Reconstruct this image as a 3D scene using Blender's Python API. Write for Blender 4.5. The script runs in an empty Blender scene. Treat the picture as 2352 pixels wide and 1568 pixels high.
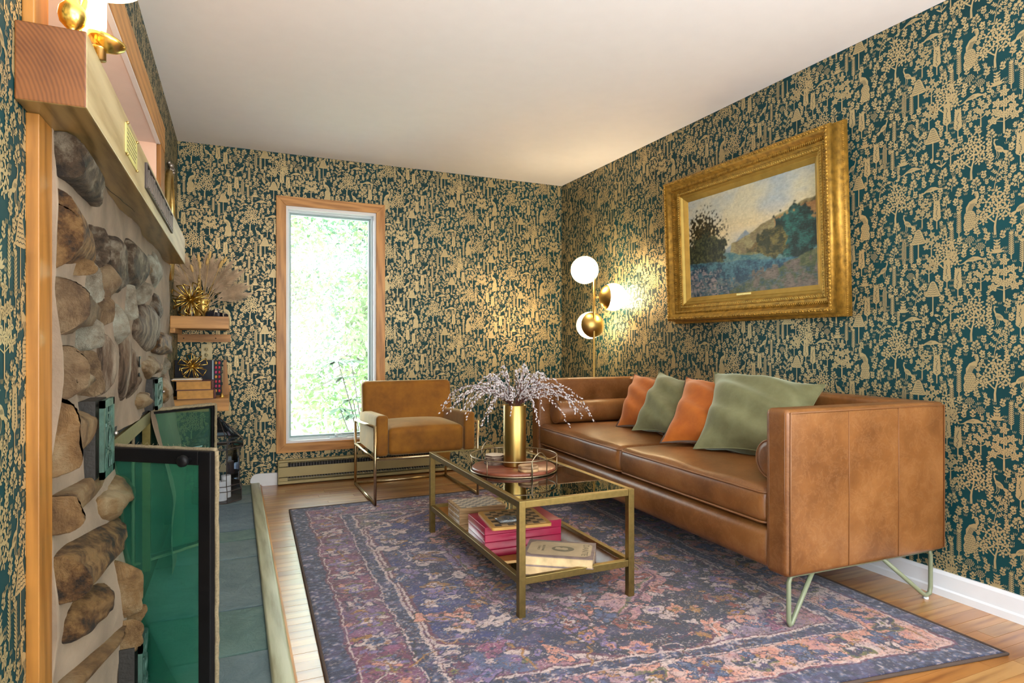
import bpy, bmesh, math, random
import numpy as np
from mathutils import Vector, Matrix, Euler
random.seed(7); np.random.seed(7)
C = bpy.context.scene.collection
sc = bpy.context.scene
PI = math.pi

# ------------------------------------------------------------------ camera, world, lights, exposure
H = 2.44; CH = 1.0313; XR = 2.66; YB = 4.86; XL = -0.365
cd = bpy.data.cameras.new('camera'); cam = bpy.data.objects.new('camera', cd); C.objects.link(cam)
cd.sensor_width = 36; cd.lens = 1421/2352*36; cd.shift_y = 6/2352; cd.clip_start = .02
cam.location = (0, 0, CH); cam.rotation_euler = (PI/2, 0, -math.atan(636/1421)); sc.camera = cam
w = bpy.data.worlds.new('sky'); sc.world = w; w.use_nodes = True
w.node_tree.nodes['Background'].inputs[0].default_value = (.86, .96, 1.0, 1)
w.node_tree.nodes['Background'].inputs[1].default_value = 5.5
sc.view_settings.view_transform = 'Standard'; sc.view_settings.look = 'None'
sc.view_settings.gamma = 1; sc.view_settings.use_curve_mapping = False
sc.view_settings.exposure = 1.35

def area(name, loc, rot, sx, sy, power, col):
    l = bpy.data.lights.new(name, 'AREA'); l.shape = 'RECTANGLE'; l.size = sx; l.size_y = sy; l.energy = power; l.color = col
    o = bpy.data.objects.new(name, l); C.objects.link(o); o.location = loc; o.rotation_euler = rot
    return o
# daylight by the right-hand window behind the camera; the other panels are added fill
area('daylight_side_window', (2.60, -1.05, 1.35), (0, PI/2, 0), 1.8, 2.2, 50, (.90, 1, .96))
area('left_fill', (-.34, -1.2, 1.35), (0, -PI/2, 0), 1.8, 2.0, 44, (.88, .95, 1))  # unseen panel added to bring cool light in from the left
area('ceiling_fill', (1.0, -.95, .55), (PI, 0, 0), .45, .45, 38, (.97, .97, 1))  # added upward panel that brightens the ceiling, no lamp fitting stands here
area('ceiling_fill', (1.0, -1.95, .55), (PI, 0, 0), .45, .45, 46, (.97, .97, 1))  # second added ceiling fill, farther back
def point(name, loc, power, r, col):
    l = bpy.data.lights.new(name, 'POINT'); l.energy = power; l.shadow_soft_size = r; l.color = col
    o = bpy.data.objects.new(name, l); C.objects.link(o); o.location = loc
    return o

# ------------------------------------------------------------------ materials
def new_mat(name):
    m = bpy.data.materials.new(name); m.use_nodes = True
    return m, m.node_tree, m.node_tree.nodes['Principled BSDF']
def setp(b, **k):
    for a, v in k.items():
        s = b.inputs[a.replace('_', ' ')]
        s.default_value = (*v, 1) if isinstance(v, tuple) and len(v) == 3 else v
def nd(nt, t, **k):
    n = nt.nodes.new(t)
    for a, v in k.items():
        if a in n.inputs.keys() if isinstance(a, str) else False: n.inputs[a].default_value = v
        else: setattr(n, a, v)
    return n
def coords(nt, scale=(1, 1, 1), rot=(0, 0, 0), kind='Object'):
    tc = nt.nodes.new('ShaderNodeTexCoord'); mp = nt.nodes.new('ShaderNodeMapping')
    mp.inputs['Scale'].default_value = scale; mp.inputs['Rotation'].default_value = rot
    nt.links.new(tc.outputs[kind], mp.inputs['Vector']); return mp.outputs[0]
def noise(nt, vec, scale, detail=4, rough=.5, dist=0.):
    n = nt.nodes.new('ShaderNodeTexNoise'); nt.links.new(vec, n.inputs['Vector'])
    n.inputs['Scale'].default_value = scale; n.inputs['Detail'].default_value = detail
    n.inputs['Roughness'].default_value = rough; n.inputs['Distortion'].default_value = dist
    return n.outputs['Fac']
def ramp(nt, fac, stops):
    r = nt.nodes.new('ShaderNodeValToRGB'); nt.links.new(fac, r.inputs[0]); e = r.color_ramp.elements
    while len(e) > 1: e.remove(e[-1])
    e[0].position = stops[0][0]; e[0].color = (*stops[0][1], 1)
    for p, c in stops[1:]:
        x = e.new(p); x.color = (*c, 1)
    return r.outputs[0]
def bump(nt, b, fac, strength, dist):
    n = nt.nodes.new('ShaderNodeBump'); n.inputs['Strength'].default_value = strength; n.inputs['Distance'].default_value = dist
    nt.links.new(fac, n.inputs['Height']); nt.links.new(n.outputs[0], b.inputs['Normal'])
def flat(name, col, rough=.5, metal=0., var=.08, vs=12, bmp=0., **k):
    m, nt, b = new_mat(name)
    v = coords(nt); f = noise(nt, v, vs, 3)
    c0 = tuple(max(0, c*(1-var)) for c in col); c1 = tuple(min(1, c*(1+var)) for c in col)
    nt.links.new(ramp(nt, f, [(.3, c0), (.7, c1)]), b.inputs['Base Color'])
    setp(b, Roughness=rough, Metallic=metal, **k)
    if bmp: bump(nt, b, noise(nt, v, vs*8, 3), bmp, .002)
    return m
def wood(name, dark, light, axis=0, sc_=14, rough=.42, fine=1.):
    m, nt, b = new_mat(name)
    s = [1, 1, 1]; s[axis] = .09
    v = coords(nt, tuple(s))
    w1 = nt.nodes.new('ShaderNodeTexWave'); w1.wave_type = 'BANDS'; w1.bands_direction = 'DIAGONAL'
    w1.inputs['Scale'].default_value = sc_; w1.inputs['Distortion'].default_value = 9; w1.inputs['Detail'].default_value = 3
    w1.inputs['Detail Scale'].default_value = 1.1
    nt.links.new(v, w1.inputs['Vector'])
    n2 = noise(nt, v, 55*fine, 4, .6)
    mx = nt.nodes.new('ShaderNodeMath'); mx.operation = 'MULTIPLY_ADD'; mx.inputs[1].default_value = .45
    nt.links.new(w1.outputs['Fac'], mx.inputs[0]); nt.links.new(n2, mx.inputs[2])
    mid = tuple((a+c)/2 for a, c in zip(dark, light))
    nt.links.new(ramp(nt, mx.outputs[0], [(.35, dark), (.62, mid), (.95, light)]), b.inputs['Base Color'])
    setp(b, Roughness=rough); bump(nt, b, n2, .25, .0008)
    if name.startswith('oak_plank'): b.inputs['Coat Weight'].default_value = 1.; b.inputs['Coat Roughness'].default_value = .27; b.inputs['Coat IOR'].default_value = 1.7
    return m
def endgrain():
    m, nt, b = new_mat('mantel_end_grain'); tc = nt.nodes.new('ShaderNodeTexCoord'); mp = nt.nodes.new('ShaderNodeMapping'); mp.inputs['Location'].default_value = (.17, 0, .03)
    nt.links.new(tc.outputs['Object'], mp.inputs['Vector']); w1 = nt.nodes.new('ShaderNodeTexWave'); w1.wave_type = 'RINGS'; w1.rings_direction = 'Y'
    w1.inputs['Scale'].default_value = 45; w1.inputs['Distortion'].default_value = 2.5; w1.inputs['Detail Scale'].default_value = .6; nt.links.new(mp.outputs[0], w1.inputs['Vector'])
    n = noise(nt, mp.outputs[0], 12, 3); a = nt.nodes.new('ShaderNodeMath'); a.operation = 'MULTIPLY_ADD'; a.inputs[1].default_value = .35
    nt.links.new(w1.outputs['Fac'], a.inputs[0]); nt.links.new(n, a.inputs[2])
    nt.links.new(ramp(nt, a.outputs[0], [(.3, (.085, .024, .004)), (.9, (.19, .065, .013))]), b.inputs['Base Color']); setp(b, Roughness=.45); return m
def metal(name, col, rough=.3, brushed=(1, 1, 1), amt=.12):
    m, nt, b = new_mat(name); v = coords(nt, brushed); f = noise(nt, v, 60, 3)
    c0 = tuple(c*(1-amt) for c in col); c1 = tuple(min(1, c*(1+amt)) for c in col)
    nt.links.new(ramp(nt, f, [(.3, c0), (.7, c1)]), b.inputs['Base Color'])
    setp(b, Roughness=rough, Metallic=1.); bump(nt, b, f, .06, .0005)
    return m
def glass(name, tint=(.97, .98, .97), rough=0., gloss=(1, 1, 1), ior=1.5, dirt=None):
    m, nt, b = new_mat(name); nt.nodes.remove(b)
    out = nt.nodes['Material Output']; t = nt.nodes.new('ShaderNodeBsdfTransparent'); t.inputs[0].default_value = (*tint, 1)
    g = nt.nodes.new('ShaderNodeBsdfGlossy'); g.inputs[0].default_value = (*gloss, 1); g.inputs['Roughness'].default_value = rough
    f = nt.nodes.new('ShaderNodeFresnel'); f.inputs[0].default_value = ior
    mx = nt.nodes.new('ShaderNodeMixShader'); nt.links.new(f.outputs[0], mx.inputs[0])
    nt.links.new(t.outputs[0], mx.inputs[1]); nt.links.new(g.outputs[0], mx.inputs[2])
    last = mx.outputs[0]
    if dirt:
        d = nt.nodes.new('ShaderNodeBsdfDiffuse'); v = coords(nt)
        nt.links.new(ramp(nt, noise(nt, v, 3.5, 5, .6), [(.3, dirt[0]), (.7, dirt[1])]), d.inputs[0])
        mm = nt.nodes.new('ShaderNodeMixShader'); mm.inputs[0].default_value = dirt[2]
        nt.links.new(last, mm.inputs[1]); nt.links.new(d.outputs[0], mm.inputs[2]); last = mm.outputs[0]
    nt.links.new(last, out.inputs[0]); return m
def vcol(name, rough=.9, bs=0., bscale=400, mixn=.0, **k):
    m, nt, b = new_mat(name); a = nt.nodes.new('ShaderNodeVertexColor'); a.layer_name = 'col'
    v = coords(nt)
    mixc = nt.nodes.new('ShaderNodeMix'); mixc.data_type = 'RGBA'; mixc.blend_type = 'MULTIPLY'; mixc.inputs[0].default_value = mixn
    nt.links.new(a.outputs[0], mixc.inputs[6])
    f = noise(nt, v, bscale, 3, .7)
    nt.links.new(ramp(nt, f, [(.3, (.45, .45, .45)), (.7, (1, 1, 1))]), mixc.inputs[7])
    nt.links.new(mixc.outputs[2], b.inputs['Base Color']); setp(b, Roughness=rough, **k)
    if bs: bump(nt, b, f, bs, .004)
    return m
def emit(name, col, strength):
    m, nt, b = new_mat(name); setp(b, Base_Color=col, Emission_Color=col, Emission_Strength=strength, Roughness=.3); return m

MT = {}
MT['ceiling'] = flat('ceiling_paint', (.87, .865, .885), .9, var=.01)
MT['paper'] = flat('wallpaper_green', (.0025, .040, .046), .55, var=.2, vs=3, Specular_IOR_Level=.25)
MT['foil'] = metal('wallpaper_foil', (.48, .375, .19), .42, amt=.06)
setp(MT['foil'].node_tree.nodes['Principled BSDF'], Metallic=.45)
MT['wallback'] = flat('rear_wall_paint', (.62, .58, .52), .9, var=.02)
MT['oakfloor'] = [wood('oak_plank_%s' % n, d, l, 0, 10, .42) for n, d, l in (
    ('a', (.25, .09, .02), (.46, .20, .05)), ('b', (.30, .115, .026), (.52, .245, .065)), ('c', (.21, .07, .016), (.41, .17, .04)), ('d', (.28, .12, .032), (.48, .25, .08)))]
MT['floorgap'] = flat('floor_gap', (.12, .05, .02), .7)
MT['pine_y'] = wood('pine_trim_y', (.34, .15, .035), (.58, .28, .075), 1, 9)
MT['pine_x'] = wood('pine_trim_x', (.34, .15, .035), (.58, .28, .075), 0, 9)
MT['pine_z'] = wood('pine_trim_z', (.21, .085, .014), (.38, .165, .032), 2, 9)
MT['window_wood_z'] = wood('window_casing_upright', (.34, .145, .035), (.58, .29, .085), 2, 12)
MT['window_wood_x'] = wood('window_casing_level', (.34, .145, .035), (.58, .29, .085), 0, 12)
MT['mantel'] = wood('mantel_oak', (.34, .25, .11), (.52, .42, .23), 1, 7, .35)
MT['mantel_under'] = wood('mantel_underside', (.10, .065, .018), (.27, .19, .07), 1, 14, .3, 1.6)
MT['white'] = flat('white_trim_paint', (.78, .80, .84), .45, var=.02)
MT['vinyl'] = flat('window_vinyl', (.62, .72, .76), .4, var=.03)
MT['vinyl_dark'] = flat('window_sash', (.30, .42, .44), .4, var=.05)
MT['cream'] = flat('heater_cream', (.38, .31, .14), .42, var=.04)
MT['black'] = flat('black_iron', (.006, .006, .007), .45, var=.2, Specular_IOR_Level=.2)
MT['soot'] = flat('firebox_soot', (.012, .011, .01), .95, var=.3)
MT['brass'] = metal('antique_brass', (.58, .42, .16), .32, (1, 1, 1))
MT['brass_b'] = metal('brushed_brass', (.52, .35, .11), .34, (14, 14, .3))
MT['table'] = metal('table_brass', (.27, .195, .07), .42, (1, 1, 1))
MT['chairmetal'] = metal('chair_champagne_metal', (.62, .50, .30), .28)
MT['gold'] = metal('gold_wire', (.80, .56, .15), .25)
MT['bronze'] = metal('tray_bronze', (.38, .30, .20), .35)
MT['glass'] = glass('clear_glass', (.96, .98, .97))
MT['tableglass'] = glass('table_glass', (.93, .96, .95), 0, (1, 1, 1), 1.65)
MT['lanternglass'] = glass('lantern_glass', (.93, .95, .98), .02, (.8, .9, 1), 1.4)
MT['firedoor'] = glass('fire_door_glass', (.58, .90, .84), .05, (.5, .8, .75), 1.35, ((.02, .22, .14), (.09, .36, .23), .22))
MT['firedoor2'] = glass('smoked_door_glass', (.60, .76, .68), .08, (.6, .8, .7), 1.35, ((.06, .15, .12), (.14, .30, .20), .22))
MT['mirror'] = metal('mirror', (.82, .80, .78), .02, amt=.0)
MT['rope'] = flat('woven_gasket', (.28, .22, .13), .95, var=.25, vs=200, bmp=.6)
MT['verdigris'] = flat('verdigris_iron', (.045, .10, .08), .5, .3, var=.4, vs=25, bmp=.3)
MT['dark_side'] = flat('dark_cast_iron', (.018, .016, .014), .6, bmp=.8)
MT['candle_w'] = flat('white_wax', (.80, .80, .82), .5, var=.02)
MT['candle_p'] = flat('mauve_wax', (.36, .24, .26), .5, var=.05)
MT['peach'] = flat('recess_paint', (.78, .55, .42), .8, var=.02)
MT['recess_white'] = flat('recess_soffit_paint', (.80, .70, .66), .8, var=.02)
MT['pink'] = flat('pink_lacquer', (.38, .004, .055), .35, var=.05)
MT['sage_slat'] = flat('plant_stem', (.10, .03, .02), .7)
MT['bud'] = flat('willow_bud', (.52, .48, .49), .9, var=.15, vs=60)
MT['plume'] = flat('pampas_plume', (.58, .44, .30), .95, var=.25, vs=20)
MT['plume_b'] = flat('bunny_tail', (.66, .44, .16), .95, var=.2, vs=20)
MT['tray_wood'] = wood('tray_wood', (.13, .034, .018), (.24, .075, .04), 0, 10, .3)
MT['walnut'] = wood('bark_walnut', (.22, .11, .05), (.5, .32, .18), 0, 20, .5)
MT['box_wood'] = wood('chess_box_wood', (.30, .17, .07), (.58, .38, .19), 0, 16, .5)
MT['maple'] = flat('pale_square', (.72, .62, .50), .45, var=.1)
MT['grey_sq'] = flat('grey_square', (.30, .27, .25), .45, var=.15)
MT['dark_sq'] = flat('dark_square', (.13, .09, .06), .4, var=.2)
MT['tan_sq'] = flat('tan_square', (.62, .40, .20), .4, var=.1)
MT['board_edge'] = flat('board_edge_wood', (.66, .36, .10), .4)
MT['paper_page'] = flat('page_edges', (.66, .48, .26), .8, var=.2, vs=30)
MT['gilt_page'] = flat('gilt_page_edges', (.52, .25, .05), .6, var=.15, vs=40)
MT['maroon'] = flat('maroon_cover', (.10, .025, .02), .5)
MT['book_cover'] = flat('aged_book_cover', (.22, .16, .15), .55, var=.25, vs=30)
MT['book_plate'] = flat('aged_cover_plate', (.42, .32, .20), .5, var=.12, vs=20)
MT['ink'] = flat('faded_ink', (.17, .14, .09), .6)
MT['navy_book'] = flat('navy_case', (.003, .005, .014), .35, Specular_IOR_Level=.25)
MT['greyblue'] = flat('case_spine', (.30, .42, .48), .4)
MT['dot_r'] = flat('red_bead', (.55, .03, .06), .3); MT['dot_o'] = flat('amber_bead', (.70, .32, .04), .3); MT['dot_m'] = flat('magenta_bead', (.50, .04, .16), .3)
MT['plastic'] = glass('plastic_bag', (.85, .88, .92), .15, (1, 1, 1), 1.9, ((.5, .53, .6), (.7, .72, .78), .25))
MT['crystal'] = flat('black_crystal', (.02, .02, .03), .12, var=.5, vs=60)
MT['ivory'] = flat('outlet_ivory', (.62, .52, .28), .4)
MT['legpaint'] = flat('sage_leg_enamel', (.24, .27, .17), .28)
MT['binding'] = flat('rug_binding', (.07, .045, .035), .9, bmp=.5)
MT['mortar'] = flat('mortar', (.22, .165, .115), .95, var=.22, vs=9, bmp=.9)
MT['slot_dark'] = flat('slot_bronze', (.06, .045, .04), .45)
MT['pewter'] = metal('pewter', (.42, .38, .36), .4)
MT['slat_metal'] = flat('slat_metal', (.11, .085, .07), .4, .3, var=.6, vs=9)
MT['plaque'] = flat('plaque_brass', (.62, .58, .20), .4)
MT['brown_trim'] = flat('pillow_piping', (.10, .06, .04), .8)
MT['lampshade'] = emit('lit_shade', (1, .80, .50), 1.1)
MT['candleglow'] = emit('lit_chimney', (1, .80, .42), .9)
MT['globe'] = glass('globe_glass', (.97, .96, .94), .03, (1, 1, 1), 1.45, ((.8, .8, .78), (.9, .9, .88), .05)); MT['bulb'] = emit('glowing_bulb', (1, .80, .50), 13)
MT['chess_black'] = flat('black_pieces', (.02, .02, .02), .4)

def leather():
    m, nt, b = new_mat('tan_leather'); v = coords(nt)
    n1 = noise(nt, v, 3.5, 5, .6); n2 = noise(nt, v, 14, 6, .75, .6)
    c = ramp(nt, n1, [(.36, (.135, .046, .009)), (.52, (.212, .080, .019)), (.66, (.285, .118, .034))])
    c2 = ramp(nt, n2, [(.47, (0, 0, 0)), (.5, (1, 1, 1)), (.53, (0, 0, 0))])
    mx = nt.nodes.new('ShaderNodeMix'); mx.data_type = 'RGBA'; mx.blend_type = 'MIX'
    ml = nt.nodes.new('ShaderNodeMath'); ml.operation = 'MULTIPLY'; ml.inputs[1].default_value = .13
    nt.links.new(c2, ml.inputs[0]); nt.links.new(ml.outputs[0], mx.inputs[0]); nt.links.new(c, mx.inputs[6]); mx.inputs[7].default_value = (.50, .27, .13, 1)
    nt.links.new(mx.outputs[2], b.inputs['Base Color']); setp(b, Roughness=.38); b.inputs['Coat Weight'].default_value = .12; b.inputs['Coat Roughness'].default_value = .3
    bump(nt, b, noise(nt, v, 90, 4, .6), .12, .002); return m
MT['leather'] = leather()
MT['seam'] = flat('leather_welt', (.22, .09, .03), .45)
MT['seam_dark'] = flat('leather_seam', (.16, .07, .03), .6)
def velvet(name, c0, c1, sheen):
    m, nt, b = new_mat(name); v = coords(nt); n1 = noise(nt, v, 6, 5, .65)
    nt.links.new(ramp(nt, n1, [(.3, c0), (.7, c1)]), b.inputs['Base Color']); setp(b, Roughness=.8)
    b.inputs['Sheen Weight'].default_value = .7; b.inputs['Sheen Roughness'].default_value = .35; b.inputs['Sheen Tint'].default_value = (*sheen, 1)
    bump(nt, b, noise(nt, v, 22, 4), .25, .004); return m
MT['mustard'] = velvet('mustard_velvet', (.17, .058, .002), (.34, .135, .006), (.9, .8, .5))
MT['sage'] = velvet('sage_velvet', (.12, .115, .045), (.21, .21, .10), (.7, .8, .65))
MT['rust'] = velvet('rust_velvet', (.34, .075, .003), (.52, .145, .010), (1, .6, .4))
def stonemat(name, cols, sc_=9, dist=0., st=(1, 1, 1)):
    m, nt, b = new_mat(name); v = coords(nt, st); n1 = noise(nt, v, sc_, 8, .65, dist)
    nt.links.new(ramp(nt, n1, cols), b.inputs['Base Color']); setp(b, Roughness=.62)
    bump(nt, b, noise(nt, v, sc_*2.4, 10, .72, .5), 1.0, .03); return m
ST = [stonemat('field_stone_tan', [(.36, (.045, .022, .010)), (.5, (.17, .105, .05)), (.64, (.30, .215, .12))]),
      stonemat('field_stone_rusty', [(.38, (.018, .009, .004)), (.48, (.13, .058, .014)), (.60, (.30, .165, .055))], 22),
      stonemat('field_stone_dark', [(.38, (.014, .008, .004)), (.52, (.095, .060, .032)), (.64, (.28, .235, .17))], 17),
      stonemat('field_stone_pale', [(.36, (.09, .055, .028)), (.5, (.27, .235, .17)), (.63, (.42, .42, .34))], 10),
      stonemat('field_stone_banded', [(.38, (.045, .025, .012)), (.5, (.18, .115, .07)), (.62, (.32, .255, .18))], 12, .5, (2.5, 2.5, .4)),
      stonemat('field_stone_golden', [(.36, (.075, .032, .008)), (.5, (.24, .135, .05)), (.63, (.36, .26, .14))], 7)]
SLATE = [stonemat('slate_%s' % n, [(.3, c0), (.7, c1)], 5, 1.) for n, c0, c1 in (
    ('blue', (.10, .165, .22), (.20, .28, .34)), ('green', (.09, .17, .16), (.17, .28, .25)), ('grey', (.11, .17, .19), (.21, .28, .30)))]
for s_ in SLATE: setp(s_.node_tree.nodes['Principled BSDF'], Roughness=.42)

# ------------------------------------------------------------------ mesh helpers
class MB:
    def __init__(s): s.v = []; s.f = []; s.m = []; s.s = []
    def add(s, vs, fs, m=0, smooth=False):
        o = len(s.v); s.v += [tuple(x) for x in vs]
        for f in fs: s.f.append([i+o for i in f]); s.m.append(m); s.s.append(smooth)
        return s
    def box(s, a, b, m=0, M=None):
        x0, y0, z0 = a; x1, y1, z1 = b
        vs = [(x0, y0, z0), (x1, y0, z0), (x1, y1, z0), (x0, y1, z0), (x0, y0, z1), (x1, y0, z1), (x1, y1, z1), (x0, y1, z1)]
        if M: vs = [M @ Vector(v) for v in vs]
        return s.add(vs, [(0, 3, 2, 1), (4, 5, 6, 7), (0, 1, 5, 4), (1, 2, 6, 5), (2, 3, 7, 6), (3, 0, 4, 7)], m)
    def tube(s, pts, r, n=8, m=0, cap=True, r1=None, closed=False):
        pts = [Vector(p) for p in pts]; N = len(pts); vs = []; up = None
        for i, p in enumerate(pts):
            if closed: t = pts[(i+1) % N]-pts[i-1]
            else: t = pts[min(i+1, N-1)]-pts[max(i-1, 0)]
            t = t.normalized() if t.length > 1e-9 else Vector((0, 0, 1))
            if up is None: up = Vector((0, 0, 1)) if abs(t.z) < .9 else Vector((1, 0, 0))
            a = t.cross(up); a = a.normalized() if a.length > 1e-6 else t.orthogonal().normalized()
            b = a.cross(t).normalized(); up = b
            rr = r if r1 is None else r+(r1-r)*i/max(1, N-1)
            for k in range(n):
                q = 2*PI*k/n; vs.append(p+a*math.cos(q)*rr+b*math.sin(q)*rr)
        fs = []
        for i in range(N if closed else N-1):
            j = (i+1) % N
            for k in range(n): fs.append((i*n+k, i*n+(k+1) % n, j*n+(k+1) % n, j*n+k))
        if cap and not closed: fs += [tuple(range(n-1, -1, -1)), tuple((N-1)*n+k for k in range(n))]
        return s.add(vs, fs, m, True)
    def lathe(s, prof, c=(0, 0, 0), n=32, m=0, axis='z', caps=True, M=None):
        vs = []; fs = []
        for r, z in prof:
            for k in range(n):
                q = 2*PI*k/n; p = Vector((r*math.cos(q), r*math.sin(q), z))
                if axis == 'x': p = Vector((p.z, p.x, p.y))
                if axis == 'y': p = Vector((p.x, p.z, p.y))
                if M: p = M @ p
                vs.append(p+Vector(c))
        for i in range(len(prof)-1):
            for k in range(n): fs.append((i*n+k, i*n+(k+1) % n, (i+1)*n+(k+1) % n, (i+1)*n+k))
        if caps:
            if prof[0][0] > 1e-6: fs.append(tuple(range(n-1, -1, -1)))
            if prof[-1][0] > 1e-6: fs.append(tuple((len(prof)-1)*n+k for k in range(n)))
        return s.add(vs, fs, m, True)
    def ball(s, c, r, n=12, m=0, M=None):
        r = r if isinstance(r, (tuple, list)) else (r, r, r); k = max(4, n//2)
        vs = []; fs = []
        for i in range(k+1):
            a = PI*i/k
            for j in range(n):
                q = 2*PI*j/n; p = Vector((r[0]*math.sin(a)*math.cos(q), r[1]*math.sin(a)*math.sin(q), r[2]*math.cos(a)))
                if M: p = M @ p
                vs.append(p+Vector(c))
        for i in range(k):
            for j in range(n): fs.append((i*n+j, (i+1)*n+j, (i+1)*n+(j+1) % n, i*n+(j+1) % n))
        return s.add(vs, fs, m, True)
    def softbox(s, c, dims, r, n=6, m=0, puff=0., M=None, k=4, fn=None):
        h = [d/2 for d in dims]; r = min(r, min(h)*.999)
        def ax(hh):
            e = [-hh+r*(1-math.cos(PI/2*i/k))*0+r*i/k for i in range(k)]
            mid = list(np.linspace(-hh+r, hh-r, n+1)); return e+mid+[-x for x in e[::-1]]
        A = [ax(x) for x in h]; idx = {}; vs = []; fs = []
        def P(p):
            key = tuple(round(x, 6) for x in p)
            if key in idx: return idx[key]
            inn = [max(-(h[i]-r), min(h[i]-r, p[i])) for i in range(3)]
            d = Vector([p[i]-inn[i] for i in range(3)]); d = d.normalized()*r if d.length > 1e-9 else d
            q = Vector(inn)+d
            if puff:
                u, v_ = p[0]/h[0], p[1]/h[1]; q.z += math.copysign(puff*(1-u**4)*(1-v_**4)*(.55+.45*(1-u*u)*(1-v_*v_)), q.z) * (1 if q.z > 0 else .25)*(abs(p[2])/h[2])
            if fn: q = fn(q)
            if M: q = M @ q
            vs.append(q+Vector(c)); idx[key] = len(vs)-1; return idx[key]
        for a_, b_, c_ in ((0, 1, 2), (1, 2, 0), (2, 0, 1)):
            for sg in (-1, 1):
                for i in range(len(A[a_])-1):
                    for j in range(len(A[b_])-1):
                        q = []
                        for (ii, jj) in ((i, j), (i+1, j), (i+1, j+1), (i, j+1)):
                            p = [0, 0, 0]; p[a_] = A[a_][ii]; p[b_] = A[b_][jj]; p[c_] = sg*h[c_]; q.append(P(p))
                        if sg < 0: q = q[::-1]
                        if len(set(q)) >= 3: fs.append(tuple(dict.fromkeys(q)))
        return s.add(vs, fs, m, True)
    def build(s, name, mats, parent=None, loc=None, rot=None):
        me = bpy.data.meshes.new(name); me.from_pydata([tuple(v) for v in s.v], [], s.f)
        for mt in (mats if isinstance(mats, (list, tuple)) else [mats]): me.materials.append(mt)
        me.polygons.foreach_set('material_index', s.m); me.polygons.foreach_set('use_smooth', s.s); me.update()
        return link(name, me, parent, loc, rot)
def link(name, me, parent=None, loc=None, rot=None):
    o = bpy.data.objects.new(name, me); C.objects.link(o)
    if parent: o.parent = parent
    if loc: o.location = loc
    if rot: o.rotation_euler = rot
    return o
def tag(o, label=None, cat=None, group=None, kind=None):
    if label: o['label'] = label
    if cat: o['category'] = cat
    if group: o['group'] = group
    if kind: o['kind'] = kind
    return o
def thing(name, loc, label, cat, group=None, rz=0):
    o = bpy.data.objects.new(name, None); C.objects.link(o); o.location = loc; o.rotation_euler = (0, 0, rz); o.empty_display_size = .1
    return tag(o, label, cat, group)
def struct(o): o['kind'] = 'structure'; return o
def bevel(o, wd, seg=2):
    md = o.modifiers.new('bevel', 'BEVEL'); md.width = wd; md.segments = seg; md.limit_method = 'ANGLE'; md.angle_limit = .6; return o
def arc(c, r, a0, a1, n, pl='xy'):
    out = []
    for i in range(n+1):
        a = a0+(a1-a0)*i/n; u, v = r*math.cos(a), r*math.sin(a)
        out.append((c[0]+u, c[1]+v, c[2]) if pl == 'xy' else (c[0]+u, c[1], c[2]+v) if pl == 'xz' else (c[0], c[1]+u, c[2]+v))
    return out
def box(name, a, b, mat, parent=None, bv=0, seg=2):
    c = tuple((x+y)/2 for x, y in zip(a, b)); h = tuple((y-x)/2 for x, y in zip(a, b))
    o = MB().box(tuple(-x for x in h), h).build(name, mat, parent, c)
    if bv: bevel(o, bv, seg)
    return o
def grid_mesh(name, P, cols, mat, parent=None, smooth=True):
    # P: (n, m, 3) points, cols: (n, m, 3) linear colours
    n, m = P.shape[:2]; me = bpy.data.meshes.new(name)
    i = np.arange(n*m).reshape(n, m); q = np.stack([i[:-1, :-1], i[:-1, 1:], i[1:, 1:], i[1:, :-1]], -1).reshape(-1, 4)
    me.vertices.add(n*m); me.vertices.foreach_set('co', P.reshape(-1).astype(np.float32))
    me.loops.add(q.size); me.loops.foreach_set('vertex_index', q.reshape(-1).astype(np.int32))
    me.polygons.add(len(q)); me.polygons.foreach_set('loop_start', (np.arange(len(q))*4).astype(np.int32))
    me.polygons.foreach_set('use_smooth', np.ones(len(q), bool) if smooth else np.zeros(len(q), bool))
    me.update(calc_edges=True)
    a = me.color_attributes.new('col', 'FLOAT_COLOR', 'POINT')
    a.data.foreach_set('color', np.concatenate([cols.reshape(-1, 3), np.ones((n*m, 1))], 1).reshape(-1).astype(np.float32))
    me.materials.append(mat); me.validate()
    return link(name, me, parent)
def font_mesh(c, name):
    o = bpy.data.objects.new(name, c); C.objects.link(o); dg = bpy.context.evaluated_depsgraph_get(); me = bpy.data.meshes.new_from_object(o.evaluated_get(dg)); bpy.data.objects.remove(o)
    if not me.materials: me.materials.append(c.materials[0])
    return link(name, me)
# smooth numpy value noise in 2D
def vnoise(x, y, seed, sc_):
    rs = np.random.RandomState(seed); T = rs.rand(256, 256)
    xs, ys = x*sc_+1000, y*sc_+1000; xi, yi = np.floor(xs).astype(int), np.floor(ys).astype(int); fx, fy = xs-xi, ys-yi
    fx = fx*fx*(3-2*fx); fy = fy*fy*(3-2*fy)
    g = lambda a, b: T[a % 256, b % 256]
    return (g(xi, yi)*(1-fx)+g(xi+1, yi)*fx)*(1-fy)+(g(xi, yi+1)*(1-fx)+g(xi+1, yi+1)*fx)*fy
def fbm(x, y, seed, sc_, o=4):
    t = 0; a = .5; nrm = 0
    for k in range(o): t = t+a*vnoise(x, y, seed+k*13, sc_*2**k); nrm += a; a *= .55
    return t/nrm

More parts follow.
